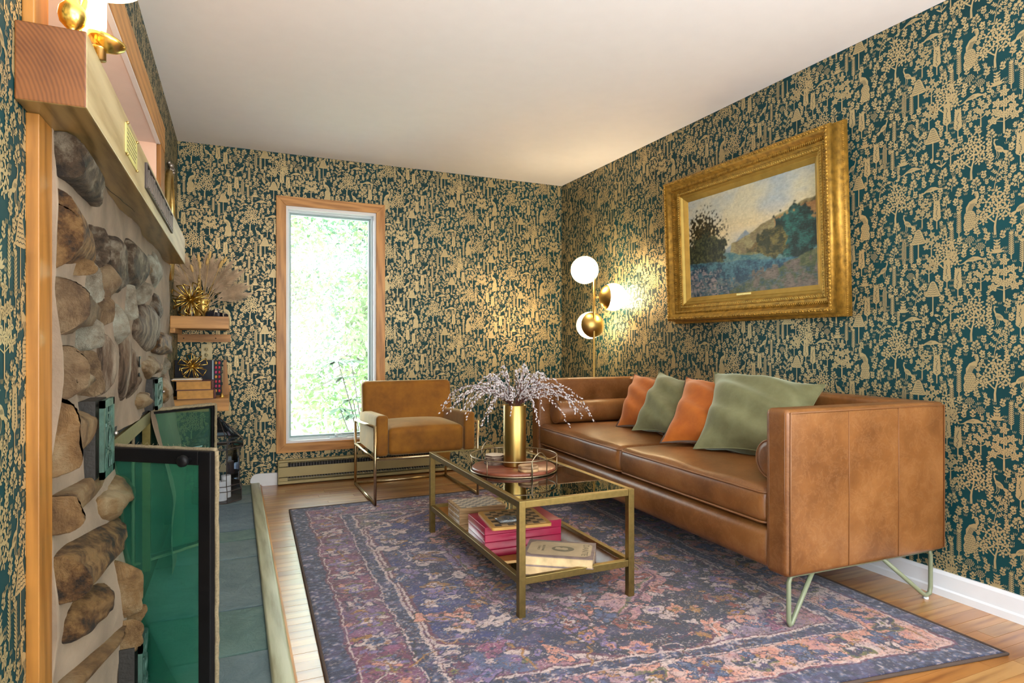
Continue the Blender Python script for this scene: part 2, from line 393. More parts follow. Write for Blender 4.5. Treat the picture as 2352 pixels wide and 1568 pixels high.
# ------------------------------------------------------------------ room shell
def multibox(name, boxes, mat, **k):
    mb = MB()
    for a, b in boxes: mb.box(a, b)
    return mb.build(name, mat)
Y0 = -2.5
XF = -.90   # outer side of the left wall's recess
wb = struct(multibox('wall_back', [((XF, YB, 0), (.335, YB+.16, H)), ((1.015, YB, 0), (XR+.15, YB+.16, H)), ((.335, YB, 0), (1.015, YB+.16, .29)), ((.335, YB, 2.055), (1.015, YB+.16, H))], MT['paper']))
wr = struct(multibox('wall_right', [((XR, Y0, 0), (XR+.15, YB, H))], MT['paper']))
wl = struct(multibox('wall_left', [((XL-.12, Y0, 0), (XL, 1.53, H)), ((XL-.12, 3.60, 0), (XL, YB, H)), ((XL-.12, 1.53, 2.052), (XL, 3.60, H)), ((XL-.12, 1.53, .9), (XL, 3.60, 1.60)), ((XL-.12, 1.53, 0), (XL, 2.09, .9)), ((XL-.12, 3.11, 0), (XL, 3.60, .9)),
     ((XL-.12, 2.09, .76), (XL, 3.11, .9))], MT['paper']))
wf = struct(multibox('wall_front', [((XF, Y0-.15, 0), (XR+.15, Y0, H))], MT['wallback']))
struct(multibox('ceiling', [((XF-.1, Y0-.15, H), (XR+.15, YB+.16, H+.12))], MT['ceiling']))
# recess above the mantel
nich = struct(multibox('trim_1', [((XF, 1.50, 1.58), (XF+.02, 3.63, 2.08)), ((XF, 1.50, 1.58), (XL-.12, 1.53, 2.08)), ((XF, 3.60, 1.58), (XL-.121, 3.63, 2.08)), ((XF, 1.50, 1.56), (XL-.121, 3.63, 1.60))], MT['peach']))
MB().box((XL-.121, 1.529, 1.60), (XL+.001, 1.531, 2.052)).box((XL-.121, 3.597, 1.60), (XL+.001, 3.5995, 2.052)).build('reveal', MT['peach'], nich)
MB().box((XF, 1.50, 2.050), (XL-.0, 3.63, 2.0515)).build('soffit', MT['recess_white'], nich)
cas = struct(MB().box((XL, 1.43, 2.052), (XL+.022, 3.79, 2.186)).build('trim_2', MT['pine_y']))
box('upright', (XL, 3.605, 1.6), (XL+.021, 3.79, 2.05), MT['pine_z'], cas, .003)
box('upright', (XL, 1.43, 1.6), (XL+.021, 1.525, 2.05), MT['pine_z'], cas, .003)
box('bead', (XL+.0, 1.53, 2.046), (XL+.018, 3.6, 2.0515), MT['white'], cas)
# floor: boards laid across the room; each one in view is its own piece
fl = struct(multibox('floor', [((XF, Y0, -.12), (XR+.15, YB+.16, -.008)), ], MT['floorgap']))
MB().box((XF, Y0, -.008), (XR, 1.0, 0)).build('floor_boards_behind', MT['oakfloor'][0], fl)
y = 1.0; row = 0; PW = .0585
while y < YB:
    x = .172; y1 = min(y+PW-.0012, YB)
    cuts = [.172]; xx = .172+random.uniform(.15, .8)
    while xx < XR-.15: cuts.append(xx); xx += random.uniform(.45, 1.25)
    cuts.append(XR)
    for a, b in zip(cuts[:-1], cuts[1:]):
        if a > .5 and b < 2.0 and 1.6 < y < 4.0: continue      # wholly under the rug
        o = box('plank', (a, y, -.008), (b-.001, y1, random.uniform(-.0003, .0003)), random.choice(MT['oakfloor']), fl)
        row += 1
    y += PW
MB().box((.3, 1.6, -.0075), (2.3, 4.0, -.0005)).build('underlay', MT['floorgap'], fl)
# baseboards
def baseb(name, a, b, nrm):
    d = Vector(b)-Vector(a); d.z = 0; L = d.length; d.normalize(); n = Vector(nrm); mb = MB()
    prof = [(0, 0), (.022, 0), (.022, .028), (.015, .034), (.015, .088), (.010, .100), (0, .100)]
    vs = [Vector(a)+n*p+Vector((0, 0, z)) for p, z in prof]+[Vector(b)+n*p+Vector((0, 0, z)) for p, z in prof]; k = len(prof)
    mb.add(vs, [(i, (i+1) % k, k+(i+1) % k, k+i) for i in range(k)]+[tuple(range(k)), tuple(range(2*k-1, k-1, -1))])
    return struct(mb.build(name, MT['white']))
baseb('baseboard_right', (XR, Y0, 0), (XR, YB, 0), (-1, 0, 0))
# the cut-down baseboard left of the heater, with a rounded corner over the hearth edging
mb = MB(); pr = [(.10, .03), (.185, .0), (.283, .0), (.283, .088), (.16, .092), (.13, .088), (.112, .075), (.10, .05)]
mb.add([(x, YB-.018, z) for x, z in pr]+[(x, YB, z) for x, z in pr], [tuple(range(8)), tuple(range(15, 7, -1))]+[(i, 8+i, 8+(i+1) % 8, (i+1) % 8) for i in range(8)])
struct(mb.build('baseboard_back', MT['white']))
baseb('baseboard_back.001', (2.30, YB, 0), (XR, YB, 0), (0, -1, 0))

# ------------------------------------------------------------------ wallpaper print
GP = []   # polygons of one repeat: (layer, [(x, y) ...]) in millimetres
def gp(layer, pts): GP.append((layer, pts))
def ell(x, y, a, b, ang=0, n=8, layer=0):
    c, s = math.cos(ang), math.sin(ang)
    gp(layer, [(x+a*math.cos(q)*c-b*math.sin(q)*s, y+a*math.cos(q)*s+b*math.sin(q)*c) for q in [2*PI*i/n for i in range(n)]])
def leaf(x, y, ang, l, w_, layer=0):
    c, s = math.cos(ang), math.sin(ang)
    gp(layer, [(x+u*l*c-v*w_*s, y+u*l*s+v*w_*c) for u, v in ((0, .12), (0, -.12), (.28, -.44), (.62, -.46), (.9, -.2), (1, 0), (.9, .2), (.62, .46), (.28, .44))])
def strk(pts, w0, w1=None, layer=0):
    w1 = w0 if w1 is None else w1; N = len(pts)
    for i in range(N-1):
        (a, b), (c, d) = pts[i], pts[i+1]; L = math.hypot(c-a, d-b) or 1; nx, ny = -(d-b)/L, (c-a)/L
        r0 = (w0+(w1-w0)*i/(N-1))/2; r1 = (w0+(w1-w0)*(i+1)/(N-1))/2
        gp(layer, [(a+nx*r0, b+ny*r0), (a-nx*r0, b-ny*r0), (c-nx*r1, d-ny*r1), (c+nx*r1, d+ny*r1)])
RW = random.Random(3)
def R(a, b): return RW.uniform(a, b)
def orange_tree(x, y, f=1):
    strk([(x, y-90), (x-1*f, y-60), (x+2*f, y-35)], 9, 6)
    strk([(x+2*f, y-38), (x+10*f, y-5), (x+8*f, y+30), (x-5*f, y+70)], 6, 2.5); strk([(x, y-42), (x-22*f, y-22), (x-38*f, y)], 5, 2.5)
    strk([(x+6*f, y-25), (x+28*f, y-10), (x+42*f, y+8)], 4, 2.5)
    for px, py in ((-40, 5), (-26, -16), (-42, -30), (-22, 20), (-30, 42), (-12, 58), (4, 80), (10, 55), (28, 62), (34, 38), (15, 30), (-6, 36), (42, 12), (25, 10), (6, 8), (46, -16), (26, -22), (-8, -6), (-50, -12)):
        px *= f; ell(x+px, y+py, 5.8, 5.8, 0, 9)
        a0 = R(0, 6.28)
        for k in range(5): q = a0+k*2*PI/5+R(-.2, .2); leaf(x+px+math.cos(q)*6.5, y+py+math.sin(q)*6.5, q, R(10, 13), 7)
def oak(x, y):
    strk([(x, y-85), (x, y-20), (x-1, y+60)], 7, 3)
    for px, py in ((-28, 5), (30, 8), (-24, 36), (26, 40), (0, 72), (-38, -26), (36, -24), (-12, -10), (14, -12), (2, 30)):
        strk([(x, y+py-14), (x+px, y+py)], 3, 2); a0 = R(0, 6)
        for k in range(5): q = a0+k*2*PI/5; leaf(x+px, y+py, q, 19, 12.5); strk([(x+px+math.cos(q)*3, y+py+math.sin(q)*3), (x+px+math.cos(q)*12, y+py+math.sin(q)*12)], 1.1, layer=1)
def small_tree(x, y):
    strk([(x, y-50), (x, y-10), (x+4, y+38)], 5, 2.5)
    for px, py in ((-22, -4), (24, -2), (-16, 22), (18, 26), (2, 44), (0, 10)):
        strk([(x, y+py-12), (x+px, y+py)], 2.5); a0 = R(0, 6)
        for k in range(5): q = a0+k*2*PI/5; leaf(x+px, y+py, q, 14, 9); strk([(x+px+math.cos(q)*2, y+py+math.sin(q)*2), (x+px+math.cos(q)*9, y+py+math.sin(q)*9)], .9, layer=1)
def wheat(x, y):
    strk([(x, y-62), (x, y-25)], 4.5, 4); gp(0, [(x, y-32), (x+10, y-22), (x+14, y-4), (x+11, y+20), (x+5, y+45), (x, y+66), (x-5, y+45), (x-11, y+20), (x-14, y-4), (x-10, y-22)])
    for k in range(8):
        h = -24+k*10; wd = 15-k*1.3
        for s_ in (-1, 1): leaf(x+s_*wd*.5, y+h, PI/2-s_*.5, 18, 8)
    for k in range(11): ell(x+R(-5, 5), y-20+k*6, 2.2, 2.2, 0, 6, 1)
def corn(x, y):
    strk([(x, y-60), (x, y-48)], 3)
    for r in range(17):
        wd = 4 if 2 < r < 14 else 3
        for k in range(wd): ell(x+(k-(wd-1)/2)*5.2, y-48+r*6.4+(k % 2)*3, 2.3, 3.1, 0, 6)
def feather(x, y, f=0, h=100):
    top = (x+f*10, y+h/2)
    strk([(x-f*6, y-h/2), (x, y), top], 4, 2.2)
    for k in range(11):
        t = .16+k*.075; px = x+f*(-6+16*t); py = y-h/2+h*t
        for s_ in (-1, 1): leaf(px, py, PI/2-s_*.75, 16*(1-.25*t), 3.6)
    for a in (-.6, -.2, .2, .6): leaf(top[0], top[1]-6, PI/2+a, 13, 4.5)
def umbrella(x, y):
    strk([(x, y-78), (x, y+5)], 5, 4.5)
    gp(0, [(x-33, y+2), (x-20, y-1), (x+20, y-1), (x+33, y+2), (x+24, y+22), (x+16, y+45), (x+8, y+60), (x, y+64), (x-8, y+60), (x-16, y+45), (x-24, y+22)])
    for k in range(6):
        ww = 26-k*4; strk([(x-ww+j*ww*2/6, y+8+k*9+(1.6 if j % 2 else -1.6)) for j in range(7)], 1.3, layer=1)
def peacock(x, y, f=1):
    gp(0, [(x+f*a, y+b) for a, b in ((-6, -78), (8, -77), (20, -66), (24, -50), (20, -36), (24, -20), (18, -6), (8, 0), (-6, 0), (-16, -10), (-20, -26), (-16, -40), (-22, -52), (-18, -68))])
    gp(0, [(x+f*a, y+b) for a, b in ((-12, -10), (8, -8), (16, 12), (30, 30), (30, 44), (18, 44), (0, 34), (-12, 14))])
    strk([(x+f*26, y+38), (x+f*32, y+56), (x+f*28, y+68), (x+f*16, y+70), (x+f*10, y+62)], 9, 4.5); ell(x+f*15, y+69, 5, 4.5)
    for a in (-.3, .1, .5): leaf(x+f*15, y+72, PI/2-f*(a-.2), 11, 3)
    for dx in (24, 16): strk([(x+f*dx, y+30), (x+f*(dx+7), y+14), (x+f*(dx+18), y+9)], 3, 2)
    for r in range(8):
        for k in range(4):
            cx = x+f*(-13+k*9+(r % 2)*4); cy = y-68+r*8.4; strk([(cx-3, cy+1.5), (cx, cy-1), (cx+3, cy+1.5)], 1.2, layer=1)
    for k in range(4): strk([(x+f*(-6+k*5), y-2), (x+f*(6+k*5), y+26)], 1.2, layer=1)
def crane(x, y, f=1):
    ell(x, y, 19, 10, f*.75, 10)
    strk([(x+f*12, y+12), (x+f*18, y+28), (x+f*16, y+38)], 6, 4); ell(x+f*15, y+39, 4.5, 4); leaf(x+f*12, y+38, PI/2+f*PI/2, 9, 3)
    for k in range(4): leaf(x-f*10, y-8, PI/2+f*(PI*.62+k*.17), 26, 5)
    for dx in (2, 9): strk([(x+f*dx, y-4), (x+f*(dx-2), y-24), (x+f*(dx+5), y-36)], 2.6, 2)
    for k in range(4): strk([(x-f*(8-k*4), y-4), (x-f*(2-k*4), y+5)], 1, layer=1)
def pheasant(x, y, f=1):
    gp(0, [(x+f*a, y+b) for a, b in ((-50, -16), (-32, -10), (-12, 4), (6, 12), (24, 10), (38, 2), (52, 0), (40, -4), (24, -4), (8, -8), (-12, -6), (-32, -14))])
    for dx in (4, 16): strk([(x+f*dx, y-4), (x+f*(dx+2), y-14), (x+f*(dx+10), y-17)], 2.4)
    for k in range(5): strk([(x+f*(-14+k*5), y-1), (x+f*(-9+k*5), y+6)], 1, layer=1)
def pompom(x, y):
    strk([(x, y-22), (x, y-8)], 4)
    for r in range(5):
        nn = (3, 5, 6, 5, 3)[r]
        for k in range(nn): ell(x+(k-(nn-1)/2)*6.2, y-9+r*6, 2.6, 2.4, 0, 6)
def urn(x, y):
    for k in range(7): leaf(x, y-22, PI*(.08+.14*k), 28 if k != 3 else 20, 7)
    for k, ww in ((0, 13), (1, 10), (2, 7)): ell(x, y+2+k*11, ww*.8, 5, 0, 8); leaf(x-4, y+2+k*11, PI*.8, 10, 5); leaf(x+4, y+2+k*11, PI*.2, 10, 5)
def sprig(x, y, f=1, h=90):
    st = [(x-f*8*h/90, y-h/2), (x, y), (x+f*14*h/90, y+h/2)]; strk(st, 2.8, 1.6)
    for t, s_ in ((.25, 1), (.35, -1), (.5, 1), (.62, -1), (.78, 1), (.92, -1)):
        g = h/90; bx = x+f*(-8+22*t)*g; by = y-h/2+h*t; ex, ey = bx+s_*20*(1.1-t*.5)*g, by+16*g
        strk([(bx, by), (ex, ey)], 2)
        for k in range(3):
            for q in (-1, 1): leaf(bx+(ex-bx)*(k+1)/3, by+(ey-by)*(k+1)/3, math.atan2(ey-by, ex-bx)+q*.8, 9*g**.5, 4.6*g**.5)
def tulip(x, y):
    for s_ in (-1, 1): strk([(x, y-22), (x+s_*4, y+8), (x+s_*16, y+14)], 2.4); ell(x+s_*20, y+10, 9, 6, s_*.3); leaf(x, y-18, PI/2+s_*.9, 26, 6)
def flower(x, y, r):
    r *= .95; y += r*.4
    n = RW.choice((4, 5, 5)); a0 = R(0, 6)
    strk([(x, y-r*1.4), (x, y)], 2)
    for k in range(n): ell(x+math.cos(a0+k*2*PI/n)*r*.55, y+math.sin(a0+k*2*PI/n)*r*.55+r*.3, r*.42, r*.36, a0+k*2*PI/n, 7)
    for s_ in (-1, 1): leaf(x, y-r*1.2, PI/2+s_*.9, r*1.1, r*.45)
def bush(x, y, r=30):
    r *= .93; lean = R(-.25, .25); kind = RW.random()
    strk([(x, y-r), (x+lean*r*.3, y)], 2.4)
    for k in range(6):
        t = k/5; s_ = 1 if k % 2 else -1; bx, by = x+lean*r*t*.6, y-r*.7+r*1.25*t; L = r*(.85-.45*t)*R(.85, 1.1); a = PI/2-s_*(1.05-.5*t)
        ex, ey = bx+math.cos(a)*L, by+math.sin(a)*L; strk([(bx, by), (ex, ey)], 1.7)
        if kind < .5:
            for j, q in ((1, 0), (.72, .9), (.72, -.9), (.42, .8), (.42, -.8)): leaf(bx+(ex-bx)*j*.85, by+(ey-by)*j*.85, a+q, r*.34, r*.19)
        else:
            for j in range(5): q = j*2*PI/5+t; ell(ex+math.cos(q)*r*.13, ey+math.sin(q)*r*.13, r*.11, r*.09, q, 6)
            for q in (-.8, .8): leaf(bx+(ex-bx)*.4, by+(ey-by)*.4, a+q, r*.3, r*.17)
def tick(x, y):
    for k in range(3): strk([(x-4+k*4, y-4), (x-6+k*6, y+4)], 1.8)
PWID, PHGT = 686., 640.
big = [(peacock, 0, 0, 75), (orange_tree, 92, -20, 92), (crane, 176, -22, 40), (wheat, 252, -52, 66), (wheat, 296, 2, 66), (corn, 336, -12, 62), (feather, 372, -45, 55), (urn, 420, -50, 32), (sprig, 478, -10, 55), (umbrella, 546, -10, 72),
    (pheasant, 452, -103, 28), (pompom, 2, -118, 20), (pompom, 40, -150, 20), (urn, 98, -158, 32), (feather, 146, -160, 52), (feather, 182, -192, 52), (umbrella, 210, -128, 68), (pheasant, 8, -195, 28), (oak, 122, -285, 88),
    (small_tree, 42, -272, 48), (wheat, -84, -246, 64), (wheat, -42, -280, 64), ('peacockL', 244, -292, 75), (orange_tree, 386, -236, 92), (pheasant, 532, -205, 25), ('craneL', 440, -330, 40), (small_tree, 502, -306, 50), (wheat, 562, -310, 64),
    (umbrella, 486, -424, 70), (corn, 424, -452, 60), (feather, 456, -468, 50), (small_tree, 540, -436, 50), (crane, 330, -520, 38), (pompom, 452, -560, 20), (pompom, 286, -455, 20), (wheat, 176, -440, 64), (wheat, 224, -472, 64), ('craneL', 106, -425, 40),
    (orange_tree, 8, -430, 92), (tulip, 376, -140, 25), (bush, 318, -350, 36), (feather, -38, -50, 48), (feather, -66, -110, 48), (sprig, 236, -185+370, 40), (bush, -60, -180, 30), (sprig, 318, -150, 36), (small_tree, -70, -390, 45), (sprig, 96, -530, 40),
    (bush, 170, -560, 30), (feather, 380, -560, 42), (urn, 240, -560, 28), (small_tree, 530, -540, 45), (tulip, 580, -100, 22), (bush, 620, -200, 28), (orange_tree, 595, -500, 80)]
occ = []
def far_enough(x, y, r):
    for X, Y, rx, ry in occ:
        for dx in (-1, 0, 1):
            for dy in (-1, 0, 1):
                ax = X+dx*PWID; ay = Y+dx*PHGT/2+dy*PHGT
                if ((x-ax)/(rx+r))**2+((y-ay)/(ry+r))**2 < 1: return False
    return True
def place(fn, x, y):
    if fn == 'peacockL': peacock(x, y, -1)
    elif fn == 'craneL': crane(x, y, -1)
    else: fn(x, y)
sizes = {'peacock': (26, 76), 'peacockL': (26, 76), 'orange_tree': (55, 84), 'crane': (24, 40), 'craneL': (24, 40), 'wheat': (17, 62), 'corn': (12, 60), 'feather': (16, 50), 'urn': (26, 32), 'sprig': (26, 46), 'umbrella': (26, 62),
    'pheasant': (48, 16), 'pompom': (18, 20), 'oak': (50, 84), 'small_tree': (34, 50), 'tulip': (26, 24), 'bush': (30, 30)}
for fn, x, y, r in big:
    nm = fn if isinstance(fn, str) else fn.__name__; rx, ry = sizes[nm]
    if occ and not far_enough(x, y, 0) : continue
    place(fn, x, y); occ.append((x, y, rx*.93, ry*.93))
for tries, r, fn in ((700, 26, 'bush'), (900, 21, 'sprigs'), (2200, 13, 'flower'), (3000, 8.5, 'flower'), (3500, 4.5, 'tick')):
    for _ in range(tries):
        x, y = R(0, PWID), R(-PHGT, 0)
        if not far_enough(x, y, r*.86): continue
        if fn == 'flower': flower(x, y, r)
        elif fn == 'tick': tick(x, y)
        elif fn == 'sprigs': sprig(x, y, RW.choice((-1, 1)), 38)
        elif fn == 'crane': crane(x, y, RW.choice((-1, 1)))
        else: bush(x, y, r)
        occ.append((x, y, r*.95, r*.95))
_n = max(len(p) for _, p in GP)
def print_wall(name, parent, mapf, u0, u1, z0, z1, holes, uo, zo, sgn=1):
    """mapf(u, z, h) -> 3D; tiles cover u0..u1, z0..z1 (metres)."""
    cent = np.array([np.mean(p, 0) for _, p in GP])/1000.; cnt = np.array([len(p) for _, p in GP]); lay = np.array([l for l, _ in GP])
    flatp = np.concatenate([np.array(p) for _, p in GP])/1000.; start = np.concatenate([[0], np.cumsum(cnt)[:-1]])
    own = np.repeat(np.arange(len(GP)), cnt); jit = (np.arange(len(GP)) % 97)/97*.0003+lay*.0005+.0006
    Vs, Ls, Ms, base = [], [], [], 0
    for i in range(-8, 9):
        for j in range(-8, 9):
            ou, oz = uo+i*PWID/1000, zo+(i % 2)*PHGT/2000+j*PHGT/1000
            cu, cz = cent[:, 0]*sgn+ou, cent[:, 1]+oz
            k = (cu > u0) & (cu < u1) & (cz > z0) & (cz < z1)
            for a, b, c, d in holes: k &= ~((cu > a) & (cu < b) & (cz > c) & (cz < d))
            if not k.any(): continue
            kv = k[own]; P = flatp[kv]; U = np.clip(P[:, 0]*sgn+ou, u0, u1); Z = np.clip(P[:, 1]+oz, z0, z1)
            Vs.append(np.stack(mapf(U, Z, jit[own][kv]), -1)); Ls.append(cnt[k]); Ms.append(lay[k])
    V = np.concatenate(Vs); L = np.concatenate(Ls); Mi = np.concatenate(Ms)
    me = bpy.data.meshes.new(name); me.vertices.add(len(V)); me.vertices.foreach_set('co', V.reshape(-1).astype(np.float32))
    me.loops.add(len(V)); me.loops.foreach_set('vertex_index', np.arange(len(V), dtype=np.int32))
    me.polygons.add(len(L)); me.polygons.foreach_set('loop_start', np.concatenate([[0], np.cumsum(L)[:-1]]).astype(np.int32))
    me.materials.append(MT['foil']); me.materials.append(MT['paper']); me.polygons.foreach_set('material_index', Mi.astype(np.int32))
    me.update(calc_edges=True)
    o = link(name, me, parent); o['kind'] = 'stuff'; return o
print_wall('wallpaper_print', wb, lambda u, z, h: (u, YB-h, z), XL, XR, .0, H, [(.31, 1.03, .26, 2.08)], 1.085, 2.17)
print_wall('wallpaper_print', wr, lambda u, z, h: (XR-h, u, z), .4, YB, .0, H, [], 1.50, 2.20, -1)
print_wall('wallpaper_print', wl, lambda u, z, h: (XL+h, u, z), 1.0, YB, 0, H, [(1.55, 3.9, 0, 1.55), (1.5, 3.7, 1.5, 2.12)], 1.9, 2.3)

# ------------------------------------------------------------------ window
W = thing('window_1', (0, 0, 0), None, None); W['kind'] = 'structure'
WX0, WX1, WZ0, WZ1 = .275, 1.075, .229, 2.122; cw = .068
def mitre(name, pts, mat):
    mb = MB(); k = len(pts); y0, y1 = YB-.022, YB-.0
    mb.add([(x, y0, z) for x, z in pts]+[(x, y1, z) for x, z in pts], [tuple(range(k)), tuple(range(2*k-1, k-1, -1))]+[(i, k+i, k+(i+1) % k, (i+1) % k) for i in range(k)])
    o = mb.build(name, mat, W); bevel(o, .002); return o
a, b, c, d = WX0, WX1, WZ0, WZ1
mitre('casing', [(a, c), (a, d), (a+cw, d-cw), (a+cw, c+cw)], MT['window_wood_z']); mitre('casing', [(b, c), (b-cw, c+cw), (b-cw, d-cw), (b, d)], MT['window_wood_z'])
mitre('casing', [(a, d), (b, d), (b-cw, d-cw), (a+cw, d-cw)], MT['window_wood_x']); mitre('casing', [(a, c), (a+cw, c+cw), (b-cw, c+cw), (b, c)], MT['window_wood_x'])
def ringbox(x0, x1, z0, z1, t, y0, y1, mb, m=0):
    mb.box((x0, y0, z0), (x0+t, y1, z1), m).box((x1-t, y0, z0), (x1, y1, z1), m).box((x0+t, y0, z0), (x1-t, y1, z0+t), m).box((x0+t, y0, z1-t), (x1-t, y1, z1), m); return mb
ringbox(.336, 1.014, .291, 2.054, .022, YB-.004, YB+.15, MB()).build('jamb', MT['white'], W)
ringbox(.356, .994, .311, 2.034, .016, YB+.05, YB+.13, MB()).build('sash_frame', MT['vinyl'], W)
ringbox(.371, .979, .326, 2.019, .013, YB+.075, YB+.11, MB()).build('sash_edge', MT['vinyl_dark'], W)
MB().box((.38, YB+.09, .335), (.97, YB+.094, 2.01)).build('pane', MT['glass'], W)
MB().box((.66, YB+.018, .312), (.79, YB+.045, .322)).lathe([(.012, 0), (.014, .012), (.008, .02)], (.71, YB+.03, .322), 12).tube([(.71, YB+.03, .335), (.735, YB+.025, .343), (.755, YB+.022, .333)], .006, 8).build('crank_handle', MT['vinyl'], W)

# ------------------------------------------------------------------ garden outside the window
gm = flat('garden_ground', (.50, .56, .42), .95, var=.3, vs=2)
go = struct(MB().box((-9, YB+.3, -.9), (12, 22, -.6)).build('ground', gm))
leafm = [flat('leaf_pale', (.15, .25, .085), .7, var=.4, vs=2), flat('leaf_deep', (.05, .12, .055), .7, var=.4, vs=2), flat('bark_grey', (.12, .11, .09), .9)]
def leafcloud(name, cen, rad, n, size, mat, parent, seed):
    r = np.random.RandomState(seed)
    p = r.normal(size=(n, 3)); p /= np.linalg.norm(p, axis=1)[:, None]; p *= (r.rand(n, 1)**.45)
    clump = r.normal(size=(60, 3))*.55; p = p*.38+clump[r.randint(0, 60, n)]; P = np.array(cen)+p*np.array(rad)
    a = r.normal(size=(n, 3)); a /= np.linalg.norm(a, axis=1)[:, None]; b = np.cross(a, r.normal(size=(n, 3))); b /= np.linalg.norm(b, axis=1)[:, None]
    s = size*(.6+.8*r.rand(n, 1)); V = np.stack([P-a*s, P+b*s*.4, P+a*s, P-b*s*.4], 1).reshape(-1, 3)
    me = bpy.data.meshes.new(name); me.vertices.add(n*4); me.vertices.foreach_set('co', V.reshape(-1).astype(np.float32))
    me.loops.add(n*4); me.loops.foreach_set('vertex_index', np.arange(n*4, dtype=np.int32)); me.polygons.add(n); me.polygons.foreach_set('loop_start', (np.arange(n)*4).astype(np.int32))
    me.update(calc_edges=True); me.materials.append(mat); return link(name, me, parent)
def tree(x, y, h, rx, n, lab, mi, seed):
    t = thing('garden_tree', (x, y, -.6), lab, 'tree', 'trees outside the window')
    mb = MB().tube([(0, 0, 0), (.05, .03, h*.5), (0, .1, h)], .14, 8, r1=.03)
    rr = random.Random(seed)
    for k in range(16):
        a = rr.uniform(0, 2*PI); z = h*rr.uniform(.2, .9); mb.tube([(0, 0, z), (math.cos(a)*rx*.5, math.sin(a)*rx*.5, z+.2), (math.cos(a)*rx, math.sin(a)*rx, z-.1)], .03, 5, r1=.006)
    mb.build('trunk', leafm[2], t); leafcloud('crown', (0, 0, h*.45), (rx, rx, h*.42), n, .055, leafm[mi], t, seed); return t
tree(2.05, 9.6, 3.9, 1.0, 9000, 'pale leafy tree close behind the window glass on its right', 0, 4)
tree(3.0, 12.9, 7.5, 1.5, 14000, 'deeper green tree farther out, showing at the right of the window glass', 1, 5)
tree(1.0, 15.5, 7.5, 1.6, 12000, 'loose pale tree at the left of the window glass', 0, 8)
t = thing('rhododendron', (1.12, 5.75, -.6), 'young rhododendron with broad drooping leaves outside the lower window pane', 'shrub')
rr = random.Random(5); mb = MB(); ends = []
for k in range(9):
    a = rr.uniform(0, 2*PI); L = rr.uniform(.1, .42); z = rr.uniform(1.0, 1.62); e = (math.cos(a)*L-.05, math.sin(a)*L*.5, z); ends.append(e)
    mb.tube([(0, 0, 0), (e[0]*.4, e[1]*.4, z*.6), e], .009, 6, r1=.004)
mb.build('stem', leafm[2], t)
mleaf = flat('broad_leaf', (.05, .11, .055), .45, var=.4, vs=6)
for e in ends:
    for k in range(8):
        a = k*PI/4+rr.uniform(-.3, .3); L = rr.uniform(.10, .16); wd = L*.17; dz = rr.uniform(-.09, .02)
        u = Vector((math.cos(a), math.sin(a), dz*6)).normalized(); s_ = u.cross(Vector((0, 0, 1))).normalized(); c0 = Vector(e)
        pts = [c0, c0+u*L*.35+s_*wd, c0+u*L*.75+s_*wd*.9, c0+u*L+Vector((0, 0, -.01)), c0+u*L*.75-s_*wd*.9, c0+u*L*.35-s_*wd, c0+u*L*.5-Vector((0, 0, .012))]
        MB().add(pts, [(0, 1, 6), (1, 2, 6), (2, 3, 6), (3, 4, 6), (4, 5, 6), (5, 0, 6)]).build('leaf', mleaf, t)

# ------------------------------------------------------------------ electric baseboard heater
hx0, hx1, hy = .284, 2.30, 4.79
t = thing('baseboard_heater', (hx0, YB, 0), 'long cream electric baseboard heater under the window', 'heater')
L = hx1-hx0; D = YB-hy
def hb(name, a, b, m, bv=.002): return box(name, (a[0], -a[1], a[2]), (b[0], -b[1], b[2]), m, t, bv)
def hbx(name, x0, x1, d0, d1, z0, z1, m, bv=.0015): return box(name, (x0, -d1, z0), (x1, -d0, z1), m, t, bv)
hbx('back_plate', 0, L, .001, .012, .012, .178, MT['cream'])
hbx('top_cover', 0, L, .012, .066, .168, .180, MT['cream'])
hbx('front_panel', .006, L-.006, .060, .070, .062, .132, MT['cream'])
hbx('bottom_lip', 0, L, .012, .068, .010, .030, MT['cream'])
hbx('element', .06, L-.06, .015, .050, .050, .150, MT['black'])
for x in (0, L-.006): hbx('end_cap', x, x+.006, .012, .072, .012, .178, MT['cream'])
for x in (.007, L-.067): hbx('corner_plate', x, x+.06, .055, .068, .137, .166, MT['cream']); hbx('corner_plate', x, x+.06, .055, .066, .031, .056, MT['cream'])
mb = MB()
for k in range(int((L-.14)/.02)): mb.box((.07+k*.02, -.055, .040), (.071+k*.02, -.02, .160))
o = mb.build('fins', MT['pewter'], t); o['kind'] = 'stuff'

# ------------------------------------------------------------------ hearth, fireplace
def cam_ray(u, v):
    k = (u-1176)/1421; a = math.atan(636/1421); return (math.sin(a)+k*math.cos(a), math.cos(a)-k*math.sin(a), (790-v)/1421)
def y_at(u, x): q = cam_ray(u, 0); return q[1]*x/q[0]
def z_at(u, v, x): q = cam_ray(u, v); return CH+q[2]*x/q[0]
HE = thing('hearth', (-.1, 3, 0), 'low hearth paved with blue green slate in front of the stone fireplace', 'hearth')
box('mortar_bed', (-.27, -1.6, 0), (.195, YB-3, .002), flat('slate_joint', (.06, .04, .025), .9), HE)
js = [1.35, 1.66, 1.94, 2.218, 2.598, 3.21, 3.50, 3.689, 4.30, 4.55, 4.858]
for i in range(len(js)-1):
    zt = .016+random.uniform(-.001, .001)
    o = MB().softbox((0, 0, 0), (.452, js[i+1]-js[i]-.009, .014), .003, 10, k=2, fn=lambda q: q+Vector((0, 0, .0008*math.sin(q.x*31+q.y*17)*math.sin(q.y*23)))).build('slate_tile', SLATE[(i*2+1) % 3] if i > 4 else SLATE[1 if i % 2 else 2], HE, (-.037-(-.1)-.07, (js[i]+js[i+1])/2-3, zt-.007))
